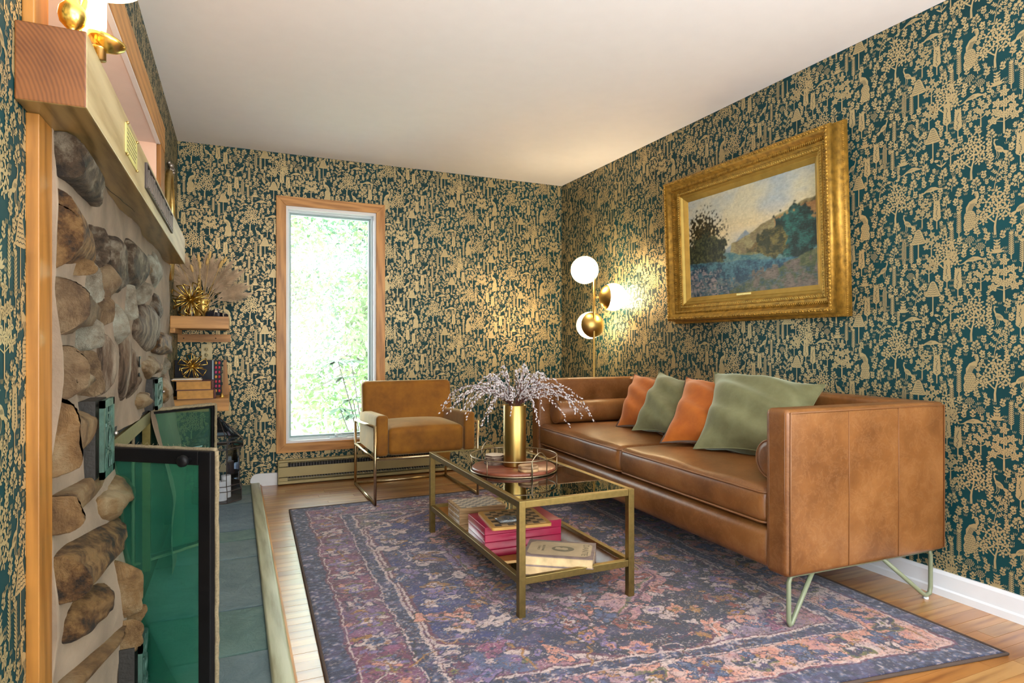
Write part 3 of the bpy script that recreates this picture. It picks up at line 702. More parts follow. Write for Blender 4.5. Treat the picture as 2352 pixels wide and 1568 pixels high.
tr = struct(MB().softbox((.132, (1.2+YB-.02)/2, .013), (.064, YB-.02-1.2, .032), .009, 1, k=4).build('trim_3', wood('hearth_edging', (.24, .22, .12), (.44, .44, .29), 1, 8, .4)))
MB().box((.163, 1.2, 0), (.173, YB-.02, .012)).build('shoe_strip', MT['pine_y'], tr)

FP = thing('stone_fireplace', (XL, 2.7, 0), 'fieldstone fireplace with open glass doors under a heavy oak mantel', 'fireplace')
OY0, OY1, OZ0, OZ1 = 2.09, 3.11, .05, .74; BY0, BY1 = 1.545, 3.97; BT = 1.475
def bulge(y, z): return -.338+.085*min(1, max(0, (.78-z)/.45))*min(1, max(0, (y-1.60)/.30))
ny, nz = 150, 90
ys = np.linspace(BY0, BY1, ny); zs = np.linspace(0.015, BT, nz); P = np.zeros((ny, nz, 3))
YY, ZZ = np.meshgrid(ys, zs, indexing='ij')
XX = -.338+.085*np.clip((.78-ZZ)/.45, 0, 1)*np.clip((YY-1.60)/.30, 0, 1)+.012*np.sin(YY*9+ZZ*4)*np.sin(ZZ*11)+.016*(fbm(YY, ZZ, 5, 7)-.5)
inside = (YY > OY0+.02) & (YY < OY1-.02) & (ZZ < OZ1)
mb = MB(); idx = -np.ones((ny, nz), int)
for i in range(ny):
    for j in range(nz):
        mb.v.append((XX[i, j]-XL, YY[i, j]-2.7, ZZ[i, j]))
for i in range(ny-1):
    for j in range(nz-1):
        if inside[i, j] or inside[i+1, j+1]: continue
        a = i*nz+j; mb.f.append([a, a+nz, a+nz+1, a+1]); mb.m.append(0); mb.s.append(True)
e = (ny-1)*nz
for j in range(nz-1):
    k = len(mb.v); mb.v += [(0, BY1-2.7, zs[j]), (0, BY1-2.7, zs[j+1]), (0, BY0-2.7, zs[j]), (0, BY0-2.7, zs[j+1])]
    mb.f += [[e+j, k, k+1, e+j+1], [k+2, j, j+1, k+3]]; mb.m += [0, 0]; mb.s += [False, False]
mb.build('mortar_bed', MT['mortar'], FP)
# firebox
mb = MB(); x0, x1 = -.44, XL+.02-XL
mb.box((x0, OY0-2.7-.02, OZ0-.02), (x0+.02, OY1-2.7+.02, OZ1+.03)).box((x0, OY0-2.7-.03, OZ0-.02), (x1, OY0-2.7-.0, OZ1+.03)).box((x0, OY1-2.7, OZ0-.02), (x1, OY1-2.7+.03, OZ1+.03)).box((x0, OY0-2.7, OZ1), (x1, OY1-2.7, OZ1+.03)).box((x0, OY0-2.7, OZ0-.03), (x1, OY1-2.7, OZ0))
mb.build('firebox', MT['soot'], FP)
mb = MB(); ringb = [(OY0-2.7, OY0-2.7+.03, OZ0, OZ1), (OY1-2.7-.03, OY1-2.7, OZ0, OZ1), (OY0-2.7, OY1-2.7, OZ1-.05, OZ1)]
for a, b, c, d in ringb: mb.box((.0, a, c), (.03, b, d))
mb.build('opening_frame', metal('gilt_frame', (.22, .17, .06), .5), FP)
# stones measured against the mortar plane: (left, top, right, bottom, kind)
SL = [(124, 302, 239, 473, 2), (116, 433, 212, 614, 1), (214, 517, 251, 623, 2), (245, 541, 297, 674, 2), (282, 547, 345, 672, 2), (312, 594, 351, 639, 5), (343, 578, 375, 664, 3), (184, 590, 210, 633, 5), (206, 596, 230, 700, 3), (231, 606, 282, 690, 0),
      (114, 635, 222, 770, 0), (220, 655, 257, 753, 0), (288, 651, 318, 737, 3), (322, 641, 343, 700, 3), (345, 672, 375, 745, 2), (257, 694, 300, 794, 3), (192, 720, 239, 806, 3), (308, 696, 369, 808, 4), (231, 766, 271, 908, 4), (265, 737, 304, 920, 4),
      (110, 792, 206, 919, 0), (194, 804, 237, 911, 0), (288, 798, 327, 915, 4), (329, 817, 375, 872, 5), (359, 762, 396, 815, 1), (373, 819, 392, 861, 3), (369, 860, 399, 927, 5), (312, 900, 355, 941, 5), (110, 913, 224, 1094, 5), (105, 1084, 227, 1228, 5),
      (225, 1086, 312, 1195, 5), (126, 1195, 293, 1388, 1), (264, 1286, 328, 1417, 5), (142, 1338, 264, 1478, 1), (302, 1385, 331, 1435, 5), (293, 1421, 325, 1503, 5), (124, 1447, 287, 1640, 5)]
five = None
for i, (u0, v0, u1, v1, kd) in enumerate(SL):
    um, vm = (u0+u1)/2, (v0+v1)/2; z = z_at(um, vm, -.32); xm = -.335
    for _ in range(6): xm = bulge(y_at(um, xm+.02), z)
    xl = -.338
    for _ in range(6): xl = bulge(y_at(u0, xl), z)
    prot = .05 if u1-u0 < 60 else .054
    a = y_at(u0, xl)+.012; b = y_at(u1, xm+prot*.75)
    if b < a+.07: b = a+.07
    yc = (a+b)/2; D = yc*.9128+xm*.4085
    zc = CH+(790-vm)*D/1421; zt = (v1-v0)*D/1421/2; hy_ = (b-a)/2
    rs = random.Random(i*3+1); mb = MB(); nu, nv = 40, 26; cuts = [(Vector((rs.gauss(.4, .8), rs.gauss(0, 1), rs.gauss(0, 1))).normalized(), rs.uniform(.74, .94)) for _ in range(7)]; sd = rs.uniform(0, 50); tilt = rs.uniform(-.25, .25)
    pw = rs.uniform(.72, .9)
    for p in range(nv+1):
        th = PI*p/nv
        for q in range(nu):
            ph = 2*PI*q/nu
            n = (math.sin(th)*math.cos(ph), math.sin(th)*math.sin(ph), math.cos(th))
            m_ = [math.copysign(abs(c)**pw, c) for c in n]
            r = 1+.10*math.sin(n[0]*3+sd)+.09*math.sin(n[1]*4.1+sd*2+n[2]*2)+.07*math.sin(n[2]*5+sd*3+n[1]*3)+.03*math.sin(n[1]*13+n[2]*11+sd)
            r *= .98
            nn_ = Vector(n)
            for cd_, cc_ in cuts:
                dt = nn_.dot(cd_)
                if dt*r > cc_: r = cc_/dt+.25*(r-cc_/dt)
            r += .012*math.sin(n[1]*23+n[2]*31+sd)*math.sin(n[0]*27+sd)
            mb.v.append((m_[0]*prot*r*1.15, (m_[1]*math.cos(tilt)-m_[2]*math.sin(tilt)*.5)*hy_*r, (m_[2]*math.cos(tilt)+m_[1]*math.sin(tilt)*.5)*zt*r))
    for p in range(nv):
        for q in range(nu):
            mb.f.append([p*nu+q, (p+1)*nu+q, (p+1)*nu+(q+1) % nu, p*nu+(q+1) % nu]); mb.m.append(0); mb.s.append(True)
    VV = np.array(mb.v); ca_, sa_ = math.cos(math.atan(636/1421)), math.sin(math.atan(636/1421))
    def nb(y, z): return -.338+.085*np.clip((.78-z)/.45, 0, 1)*np.clip((y-1.60)/.30, 0, 1)
    for _ in range(20):
        PY = VV[:, 1]+yc; PY = np.where(PY < 1.61, 1.555+.055*np.exp((np.minimum(PY, 1.61)-1.61)/.055), PY); PZ_ = VV[:, 2]+zc; sf = nb(PY, PZ_); PX = VV[:, 0]-.010+sf
        vis = PX > sf+.003; dd_ = PX*sa_+PY*ca_
        uu = (1176+1421*(PX*ca_-PY*sa_)/dd_)[vis]; vv = (790-1421*(PZ_-CH)/dd_)[vis]
        fy = min(1.25, max(.8, (u1-u0)/(uu.max()-uu.min()))); fz = min(1.25, max(.8, (v1-v0)/(vv.max()-vv.min())))
        VV[:, 1] *= .4+.6*fy; VV[:, 2] *= .3+.7*fz
        du = (u0+u1)/2-(uu.max()+uu.min())/2; dv = (v0+v1)/2-(vv.max()+vv.min())/2
        e1 = y_at((u0+u1)/2+5, xm)-y_at((u0+u1)/2-5, xm); yc += du*e1/10*.5; zc -= dv*(yc*ca_+xm*sa_)/1421*.8
    PY = VV[:, 1]+yc; PY = np.where(PY < 1.61, 1.555+.055*np.exp((np.minimum(PY, 1.61)-1.61)/.055), PY); PZ_ = VV[:, 2]+zc; PX = VV[:, 0]-.010+nb(PY, PZ_); X0 = float(nb(np.array(yc), np.array(zc)))-.01
    mb.v = [tuple(p) for p in np.stack([PX-X0, PY-yc, PZ_-zc], 1)]
    o = mb.build('stone', ST[kd], FP, (X0-XL, yc-2.7, zc))
    if u0 == 288 and v0 == 798: five = (o, prot, zt)
# the numeral cut into one stone
fc = bpy.data.curves.new('numeral', 'FONT'); fc.body = '5'; fc.size = .10; fc.extrude = .0015; fc.align_x = 'CENTER'; fc.align_y = 'CENTER'
fc.materials.append(MT['black']); fo = font_mesh(fc, 'numeral'); fo.parent = five[0]
fo.location = (five[1]*1.04, -.02, .02); fo.rotation_euler = (PI/2, 0, PI/2)
# post between the wallpaper and the stones
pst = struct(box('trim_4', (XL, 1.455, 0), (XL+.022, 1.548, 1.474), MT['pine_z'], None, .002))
# warm air grilles
def grille(u, y0, y1, z0, z1, xf):
    o = MB().box((-.035, 0, 0), (0, y1-y0, z1-z0)).build('vent_box', MT['dark_side'], FP, (xf-XL-.008, y0-2.7, z0)); h = z1-z0; w_ = y1-y0
    mb = MB(); t = .018
    for a, b, c, d in ((0, t, 0, h), (w_-t, w_, 0, h), (0, w_, 0, t), (0, w_, h-t, h)): mb.box((0, a, c), (.010, b, d))
    for k in range(1, 3): mb.tube([(.006, w_*k/3, t), (.006, w_*k/3, h-t)], .0035, 6)
    for k in range(3):
        zc = h*(k+.5+.0)/3; ring = [(.007, w_/2+w_*.30*math.cos(q), zc+h*.16*math.sin(q)) for q in [2*PI*i/20 for i in range(20)]]
        mb.tube(ring, .0035, 6, closed=True)
        ring = [(.007, w_/2+w_*.14*math.cos(q), zc+h*.13*math.sin(q)) for q in [2*PI*i/16 for i in range(16)]]; mb.tube(ring, .003, 6, closed=True)
    mb.box((0, t, h*.80), (.008, w_-t, h*.83))
    mb.build('face', MT['verdigris'], o, (.008, 0, 0)); MB().ball((0, 0, 0), .006).build('knob', MT['pewter'], o, (.022, w_*.93, h*.5)); return o
grille(0, 1.785, 1.93, .700, .892, -.302)
grille(0, 2.96, 3.16, .755, .885, -.305)
grille(0, 1.86, 2.00, .09, .245, -.230)
# folded glass doors
def door(h0, h1, zb, zt, lab, gl, knob, inner):
    d = Vector((h1[0]-h0[0], h1[1]-h0[1], 0)); L = d.length; ang = math.atan2(d.y, d.x); H_ = zt-zb; fw = .038
    dd = bpy.data.objects.new('door', None); C.objects.link(dd); dd.parent = FP; dd.location = (h0[0]-XL, h0[1]-2.7, zb); dd.rotation_euler = (0, 0, ang); tag(dd, lab)
    if not inner: o = ringbox(0, L, 0, H_, fw, -.012, .008, MB()).build('frame', MT['black'], dd); bevel(o, .003)
    else: ringbox(0, L, 0, H_, .018, -.012, .008, MB()).build('frame', MT['black'], dd)
    e = fw if not inner else .018
    MB().box((e*.8, -.003, e*.8), (L-e*.8, .001, H_-e*.8)).build('glass', gl, dd)
    rs = random.Random(9); mb = MB()
    offs = ((.012,),) if not inner else ((.010,), (-.020,))
    def gask(p0, p1):
        n = 40; mb.tube([tuple(p0[k]+(p1[k]-p0[k])*i/n+rs.uniform(-.0012, .0012) for k in range(3)) for i in range(n+1)], .0065, 7)
    for yo in ([.014] if not inner else [.012, -.018]):
        gask((-.0, yo, H_), (L, yo, H_)); gask((L, yo, H_), (L, yo, 0)); gask((0, yo, H_), (0, yo, 0)); gask((0, yo, 0), (L, yo, 0))
    for k in range(26):
        x = rs.uniform(0, L); mb.tube([(x, .014, H_+.004), (x+rs.uniform(-.008, .008), .014+rs.uniform(-.008, .008), H_+rs.uniform(.008, .013))], .0005, 3)
    mb.build('gasket', MT['rope'], dd)
    if knob: MB().lathe([(.006, 0), (.006, .018), (.013, .02), (.016, .026), (.015, .034), (.008, .038), (0, .038)], (0, 0, 0), 20, M=Matrix.Rotation(PI/2, 4, 'X')).build('knob', MT['black'], dd, (L-.062, -.012, H_-.022))
    return dd
door((-.365, 2.092), (-.054, 1.854), .055, .742, 'green tinted glass door in a black frame with a round knob', MT['firedoor'], True, False)
door((-.412, 3.11), (-.098, 3.363), .08, .738, 'smoky glass door edged in woven gasket', MT['firedoor2'], False, True)

# ------------------------------------------------------------------ mantel and what stands on it
MA = thing('mantel_beam', (XL, 1.385, 1.474), 'heavy oak mantel beam over the stone fireplace', 'mantel')
mb = MB(); x1 = -.254-XL; L = 3.881-1.385; h = .144
mb.box((0.001, 0, 0), (x1, L, h)); o = mb.build('beam', MT['mantel'], MA); bevel(o, .003)
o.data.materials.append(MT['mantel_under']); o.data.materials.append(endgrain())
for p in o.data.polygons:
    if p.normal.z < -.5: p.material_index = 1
    if p.normal.y < -.5: p.material_index = 2
MB().box((0, 0, 0), (.004, .86, .078)).build('slot_plate', MT['slot_dark'], MA, (x1-.001, 2.197-1.385, 1.512-1.474))
mb = MB(); ringbox(0, .86, 0, .078, .005, 0, .006, mb)
for k in range(len(mb.v)): x, y, z = mb.v[k]; mb.v[k] = (y, x, z)
for k in range(len(mb.f)): mb.f[k] = mb.f[k][::-1]
mb.build('slot_rim', MT['slot_dark'], MA, (x1+.002, 2.197-1.385, 1.512-1.474))
rs = random.Random(2); y = 2.21
while y < 3.04:
    wd = rs.choice((.012, .018, .022)); hh = rs.uniform(.048, .066)
    o = box('slat', (x1+.003, y-1.385, 1.518-1.474+rs.uniform(0, .004)), (x1+.009, y-1.385+wd*.6, 1.518-1.474+hh), MT['slat_metal'], MA, .001); y += wd+.020
pl = box('plaque', (x1, 1.826-1.385, 1.517-1.474), (x1+.003, 2.02-1.385, 1.593-1.474), MT['plaque'], MA, .001)
rs = random.Random(4); mb = MB()
for r in range(6):
    y = -.08
    while y < .075:
        ln = rs.uniform(.008, .03)
        if y+ln < .085: mb.box((.0015, y, .026-r*.0105), (.0020, y+ln, .0292-r*.0105))
        y += ln+.006
o = mb.build('lettering', MT['ink'], pl); o['kind'] = 'stuff'
for a in (-.085, .085):
    for b in (-.04, .04): MB().ball((0, 0, 0), .004, 8).build('nail', MT['brass'], pl, (.003, a, b))
# crack along the underside
mb = MB(); mb.tube([(.028+.004*i+.002*math.sin(i*2.1), .62+i*.05, -.0004) for i in range(9)], .0009, 4); mb.build('crack', MT['black'], MA)

LP = thing('mantel_lamp', (-.292, 1.462, 1.618), 'lit polished brass lamp with a white shade at the near end of the mantel', 'lamp')
MB().lathe([(.030, 0), (.030, .003), (.024, .006), (.012, .009), (.008, .014), (.0075, .030), (.012, .034), (.021, .044), (.024, .058), (.022, .072), (.014, .082), (.010, .095), (.006, .11), (.006, .24)], (0, 0, 0), 32).build('base', MT['gold'], LP)
MB().tube([(.0, -.006, .05), (.014, .01, .075), (.02, .02, .105), (.006, .03, .12)], .0055, 8).tube([(.004, .0, .04), (.02, .03, .028), (.034, .05, .004)], .004, 8).build('arm', MT['gold'], LP)
MB().lathe([(.004, -.004), (.012, 0), (.024, .006), (.034, .016), (.036, .024), (.034, .024), (.022, .01), (.0, .006)], (0, 0, 0), 28, M=Matrix.Rotation(.25, 4, 'Y')).build('dish', MT['gold'], LP, (.044, .055, .022))
MB().lathe([(.012, 0), (.012, .02), (.016, .022), (0.016, .026), (0, .026)], (0, 0, 0), 20).build('cup', MT['brass'], LP, (.036, .055, 0))
MB().lathe([(.020, 0), (.022, .02), (.022, .12), (.018, .15)], (0, 0, 0), 28, caps=False).build('glass_chimney', MT['candleglow'], LP, (.030, .035, .045))
MB().lathe([(.085, 0), (.06, .14)], (0, 0, 0), 40, caps=False).build('shade', MT['lampshade'], LP, (.030, .03, .150))
point('mantel_lamp_light', (-.40, 1.66, 1.82), 3.2, .05, (1, .70, .38))

# oval mirror on the left wall past the mantel
t = thing('oval_mirror', (XL, 4.14, 1.73), 'gilt oval mirror with a carved crest on the wall past the mantel end', 'mirror')
mb = MB(); ring = [(.014, .17*math.cos(q), .31*math.sin(q)) for q in [2*PI*i/48 for i in range(48)]]
mb.tube(ring, .017, 10, closed=True); mb.build('frame', MT['brass'], t)
MB().lathe([(0, .004), (1, .004), (1, .0), (0, 0)], (0, 0, 0), 48, M=Matrix.Diagonal((1, .168, .308, 1)) @ Matrix.Rotation(PI/2, 4, 'Y')).build('glass', MT['mirror'], t)
mb = MB(); rs = random.Random(1)
for k in range(16): mb.ball((.02+rs.uniform(-.006, .01), rs.uniform(-.06, .06), .33+rs.uniform(-.015, .03)), rs.uniform(.008, .016), 8)
mb.build('crest', MT['pewter'], t)

# ------------------------------------------------------------------ corner shelves
def shelf(zt, zb, y_fr, y_ch, xr, name, lab, grp=None):
    t = thing(name, (XL, YB, zt), lab, 'shelf'); xl = .002; f = y_fr-YB
    pts = [(xl, -.001), (xr-XL, -.001), (xr-XL, f), (-.30-XL, f), (xl, y_ch-YB)]
    pts = [(xl, -.012), (xr-XL, -.012), (xr-XL, f), (-.298-XL, f), (xl, f+.0)]
    k = len(pts); mb = MB(); mb.add([(x, y, 0) for x, y in pts]+[(x, y, zb-zt) for x, y in pts], [tuple(range(k-1, -1, -1)), tuple(range(k, 2*k))]+[(i, (i+1) % k, k+(i+1) % k, k+i) for i in range(k)])
    o = mb.build('board', MT['pine_x'], t); bevel(o, .002); return t
s1 = shelf(1.205, 1.128, 4.30, 4.2, -.036, 'corner_shelf', 'upper thick wooden corner shelf holding pampas plumes and a gold wire flower')
o = box('cleat', (.002, -.022, 1.045-1.205), (-.028-XL, -.001, 1.100-1.205), MT['pine_x'], s1, .001)
for x in (.04, .24): MB().ball((0, 0, 0), .004, 8).build('screw', MT['black'], s1, (x, -.022, 1.072-1.205))
box('bracket', (.002, -.56, 1.100-1.205), (.03, -.012, 1.128-1.205), MT['pine_y'], s1, .001)
s2 = shelf(.690, .610, 4.30, 4.2, -.036, 'corner_shelf', 'lower thick wooden corner shelf holding the books and painted box')
box('cleat', (.002, -.022, .0), (-.028-XL, -.001, .05), MT['pine_x'], s2, .001)
Z1, Z2 = 1.205, .690
def wireflower(name, loc, r, lab, grp, seed, n=22, flat=1.):
    t = thing(name, loc, lab, 'ornament', grp); rs = random.Random(seed)
    MB().ball((0, 0, 0), r*.09).build('hub', MT['gold'], t)
    for k in range(n):
        # loops spread over the sphere
        ph = k*2.39996; ct = 1-2*(k+.5)/n; st = math.sqrt(1-ct*ct); d = Vector((st*math.cos(ph), ct*flat, st*math.sin(ph))).normalized()
        L = r*rs.uniform(.86, 1.0); s_ = d.cross(Vector((rs.uniform(-1, 1), rs.uniform(-1, 1), rs.uniform(-1, 1)))).normalized(); wd = r*.24
        a = d*r*.06; p1 = d*L+s_*wd; p2 = d*L-s_*wd
        mb = MB()
        for q0, q1 in ((a, p1), (p1, p2), (p2, a)): mb.tube([q0, q1], r*.030, 6)
        mb.build('wire_petal', MT['gold'], t)
    return t
wireflower('wire_flower', (-.258, 4.405, Z1+.107), .115, 'large gold wire flower ball on the upper corner shelf', None, 3, 20)
# cluster of black crystal
t = thing('crystal_block', (-.115, 4.42, Z1), 'jagged black crystal tealight block at the right of the upper shelf', 'ornament')
mb = MB(); rs = random.Random(8)
for k in range(38):
    x, y = rs.uniform(-.055, .065), rs.uniform(-.05, .05); hh = rs.uniform(.018, .045)*(1-.5*max(0, x/.065)); mb.box((-.010, -.010, 0), (.010, .010, hh), 0, Matrix.Translation((x, y, 0)) @ Euler((rs.uniform(-.1, .1), rs.uniform(-.1, .1), rs.uniform(0, 3))).to_matrix().to_4x4())
o = mb.build('crystal', MT['crystal'], t)
for x in (-.035, .0, .02): MB().lathe([(.011, 0), (.011, .012), (.008, .012), (.007, .006), (0, .006)], (0, 0, 0), 16).build('tealight_cup', MT['pewter'], t, (x, -.005+x*.4, .042))
# pampas arrangement
t = thing('pampas_arrangement', (-.20, 4.62, Z1), 'fan of beige pampas plumes and bunny tails in a gold pot on the upper shelf', 'dried flowers')
MB().lathe([(.03, 0), (.036, .01), (.04, .08), (.034, .12), (.036, .125), (.030, .125), (.03, .12)], (0, 0, 0), 24).build('pot', MT['brass_b'], t)
rs = random.Random(12)
for k in range(17):
    a = -1.25+2.6*k/16+rs.uniform(-.05, .05); L = rs.uniform(.30, .37)*(1-.05*abs(a)); dy = rs.uniform(-.25, .08)
    d = Vector((math.sin(a), dy, math.cos(a))).normalized(); side = d.cross(Vector((0, 1, 0))).normalized(); back = side.cross(d)
    mb = MB(); mb.tube([Vector((0, 0, .06)), Vector((0, 0, .10))+d*.16], .002, 5)
    base = Vector((0, 0, .10))+d*.10
    for q in range(520):
        s_ = rs.random(); p = base+d*(L-.12)*s_; sp = .040*math.sin(PI*min(1, s_*.9+.12)); an = rs.uniform(0, 2*PI)
        o_ = side*math.cos(an)*sp+back*math.sin(an)*sp; tip = p+o_+d*rs.uniform(.035, .06)+Vector((math.copysign(.004, a), 0, -.006)); wv = side*.0016
        mb.add([p-wv, p+wv, tip], [(0, 1, 2)]); 
    mb.build('plume', MT['plume'], t)
for k in range(12):
    a = rs.uniform(-.7, .6); L = rs.uniform(.26, .36); d = Vector((math.sin(a), rs.uniform(-.35, -.05), math.cos(a))).normalized(); mb = MB(); mb.tube([Vector((0, 0, .06)), Vector((0, 0, .10))+d*(L-.05)], .0012, 4)
    q = d.to_track_quat('Z', 'Y').to_matrix().to_4x4(); mb.ball(Vector((0, 0, .10))+d*(L-.03), (.009, .009, .028), 10, 0, q); mb.build('bunny_tail', MT['plume_b'], t)
t = thing('pagoda_ornament', (-.215, 4.50, Z1), 'small gold tiered tower behind the large wire flower', 'ornament')
mb = MB()
for k in range(7): mb.lathe([(.026-k*.003, 0), (.012-k*.001, .012), (.010-k*.001, .03)], (0, 0, .10+k*.022), 12)
mb.lathe([(.035, 0), (.03, .01), (.012, .10)], (0, 0, 0), 16).tube([(0, 0, .25), (0, 0, .275)], .003, 6); mb.build('tower', MT['brass'], t)
t = thing('feather_blade', (-.262, 4.52, Z1), 'pale upright dried leaf standing behind the large wire flower', 'dried leaf')
MB().softbox((0, 0, .10), (.03, .006, .20), .0028, 6, fn=lambda q: Vector((q.x*(1-max(0, q.z/.10)**2*.8)*(.4+.6*min(1, (q.z+.1)/.05)), q.y+q.x*q.x*3, q.z))).build('blade', MT['maple'], t)

# lower shelf: two books, thin pad, second wire flower, framed case, bell
def book(name, loc, dims, rz, lab, cover, pages, grp=None, ribbon=False, cat='book'):
    t = thing(name, loc, lab, cat, grp, rz); a, b, h = dims; ct = .003
    MB().box((-a/2, -b/2, 0), (a/2, b/2, ct)).box((-a/2, -b/2, h-ct), (a/2, b/2, h)).build('cover', cover, t)
    MB().softbox((a/2-.004, 0, h/2), (.016, b, h), .0078, 4).build('spine', cover, t)
    MB().box((-a/2+.005, -b/2+.004, ct), (a/2-.006, b/2-.004, h-ct)).build('pages', pages, t); return t
b1 = book('book', (-.225, 4.36, Z2), (.215, .15, .058), .06, 'thick gilt edged book at the bottom of the pair on the lower shelf', MT['maroon'], MT['gilt_page'])
b2 = book('book', (-.230, 4.36, Z2+.058), (.205, .145, .056), .0, 'thick gilt edged book lying on top of the other on the lower shelf', MT['maroon'], MT['gilt_page'])
t = thing('notepad', (-.265, 4.37, Z2+.114), 'thin worn pad of papers on top of the two thick books', 'notepad')
MB().box((-.09, -.06, 0), (.075, .06, .006)).build('sheets', MT['gilt_page'], t); MB().box((-.095, -.062, .006), (.078, .062, .009)).build('cover', MT['pewter'], t)
MB().box((-.085, -.055, .009), (.07, .05, .014)).build('top_sheet', MT['maple'], t)
wireflower('wire_flower', (-.245, 4.355, Z2+.114+.014+.075), .088, 'smaller gold wire flower in front of the dark case, on the books', None, 6, 15)
t = thing('bead_case', (-.215, 4.60, Z2), 'dark standing case with rows of coloured beads on its right side', 'box')
box('panel', (-.145, -.02, 0), (.075, .02, .236), MT['navy_book'], t, .002)
box('edge_strip', (.0755, -.024, .0), (.084, .02, .234), MT['greyblue'], t)
box('bead_panel', (.0845, -.018, 0), (.132, .02, .234), MT['navy_book'], t)
for r in range(7):
    for c_ in range(2): MB().ball((0, 0, 0), (.0075, .004, .0105), 10).build('bead', MT[('dot_o', 'dot_r', 'dot_m')[(r*2+c_*r+c_) % 3]], t, (.098+c_*.020, -.019, .030+r*.031))
t = thing('wooden_wedge', (-.065, 4.62, Z2), 'slim upright wooden panel leaning beside the bead case', 'panel')
mb = MB(); mb.add([(-.014, -.03, 0), (.028, -.03, 0), (.012, -.03, .235), (-.006, -.03, .235), (-.014, .04, 0), (.028, .04, 0), (.012, .04, .235), (-.006, .04, .235)], [(0, 1, 2, 3), (7, 6, 5, 4), (0, 4, 5, 1), (1, 5, 6, 2), (2, 6, 7, 3), (3, 7, 4, 0)]); mb.build('panel', MT['pine_z'], t)
t = thing('hand_bell', (-.078, 4.40, Z2), 'tiny brass bell at the right end of the lower shelf', 'bell')
MB().lathe([(.014, 0), (.013, .004), (.009, .016), (.003, .028), (0, .029)], (0, 0, 0), 20).build('bell', MT['gold'], t)
t = thing('wall_outlet', (-.183, YB, .975), 'ivory electrical outlet on the wall between the two corner shelves', 'outlet')
box('cover_plate', (-.035, -.008, -.057), (.035, -.0, .057), MT['ivory'], t, .002)
for z in (-.02, .02):
    MB().lathe([(.016, 0), (.016, .002), (0, .002)], (0, 0, 0), 24, M=Matrix.Rotation(PI/2, 4, 'X')).build('socket', MT['ivory'], t, (0, -.008, z))
    MB().box((-.007, -.0012, -.004), (-.004, 0, .006)).box((.004, -.0012, -.004), (.007, 0, .006)).box((-.002, -.0012, -.012), (.002, 0, -.008)).build('slots', MT['black'], t, (0, -.0105, z))

# ------------------------------------------------------------------ lantern and candles
LN = thing('glass_lantern', (-.105, 4.46, .024), 'eight sided leaded glass lantern with a pointed roof on the slate hearth', 'lantern')
def octa(r, z, n=8, o=PI/8): return [Vector((r*math.cos(o+2*PI*i/n), r*math.sin(o+2*PI*i/n), z)) for i in range(n)]
RB, RBASE, RE = .142, .155, .165
rings = [octa(RBASE, 0), octa(RBASE, .07), octa(RB, .10), octa(RB, .33), octa(RE, .345), octa(RE, .385), octa(.012, .53)]
mbf = MB()
for rg in rings: mbf.tube(rg, .0026, 6, closed=True)
for a, b in zip(rings[:-1], rings[1:]):
    for p, q in zip(a, b): mbf.tube([p, q], .0027, 6)
mbf.tube([(0, 0, .53), (0, 0, .548)], .006, 8); mbf.tube(arc((0, 0, .56), .014, 0, 2*PI, 16, 'xz')[:-1], .0022, 6, closed=True)
mbf.build('leading', MT['slot_dark'], LN)
for a, b in zip(rings[:-1], rings[1:]):
    for i in range(8):
        j = (i+1) % 8; MB().add([a[i], a[j], b[j], b[i]], [(0, 1, 2, 3)]).build('pane', MT['lanternglass'], LN)
k = octa(RBASE, 0); MB().add(k+[p+Vector((0, 0, -.006)) for p in k], [tuple(range(8)), tuple(range(15, 7, -1))]+[(i, 8+i, 8+(i+1) % 8, (i+1) % 8) for i in range(8)]).build('base_plate', MT['slot_dark'], LN)
def candle(loc, r, h, m, lab):
    t = thing('pillar_candle', loc, lab, 'candle'); MB().lathe([(r*.96, 0), (r, .003), (r, h-.006), (r*.94, h), (r*.5, h-.004), (0, h-.006)], (0, 0, 0), 32).build('wax', m, t); MB().tube([(0, 0, h-.01), (.001, 0, h+.008)], .0015, 5).build('wick', MT['black'], t)
candle((-.080, 4.405, .024), .032, .125, MT['candle_w'], 'shorter white pillar candle at the front of the lantern')
candle((-.055, 4.49, .024), .030, .145, MT['candle_w'], 'taller white pillar candle behind the front one in the lantern')
candle((-.160, 4.44, .024), .042, .175, MT['candle_p'], 'wide mauve pillar candle at the left of the lantern')

# ------------------------------------------------------------------ rug: woven colours computed per tuft
def lin(c): return np.array([((x/12.92) if x <= .04045 else ((x+.055)/1.055)**2.4) for x in c])
RWD, RLN = 2.06, 2.80; nu, nv = 470, 640
U, V = np.meshgrid(np.linspace(0, 1, nu), np.linspace(0, 1, nv), indexing='ij')
x0_, y0_ = U*RWD, V*RLN
wx = (fbm(x0_, y0_, 1, 9)-.5)*.045+(fbm(x0_, y0_, 2, 45, 2)-.5)*.012; wy = (fbm(x0_, y0_, 3, 9)-.5)*.045+(fbm(x0_, y0_, 4, 45, 2)-.5)*.012
X, Y = x0_+wx, y0_+wy
navy, blue, slate, cream, rose, maroon, peach, rust, olive, ochre, lav, black = [lin(c) for c in ((.05, .06, .23), (.08, .15, .48), (.25, .31, .46), (.78, .68, .66), (.52, .24, .38), (.36, .10, .22), (.80, .53, .44), (.54, .22, .13), (.40, .38, .14), (.62, .41, .08), (.47, .38, .57), (.05, .03, .06))]
def mixc(A, B, t): return A*(1-t[..., None])+B*t[..., None]
def const(c): return np.broadcast_to(c, U.shape+(3,)).copy()
n1 = fbm(x0_, y0_, 11, 2.2); n2 = fbm(x0_, y0_, 12, 14, 4); n3 = fbm(x0_, y0_, 13, 60, 3)
dE = np.minimum(np.minimum(X, RWD-X), np.minimum(Y, RLN-Y))
warm = np.clip((x0_/RWD)*1.15-(y0_/RLN)*.65+.34+(n1-.5)*1.2, 0, 1); warm = warm*warm*(3-2*warm)
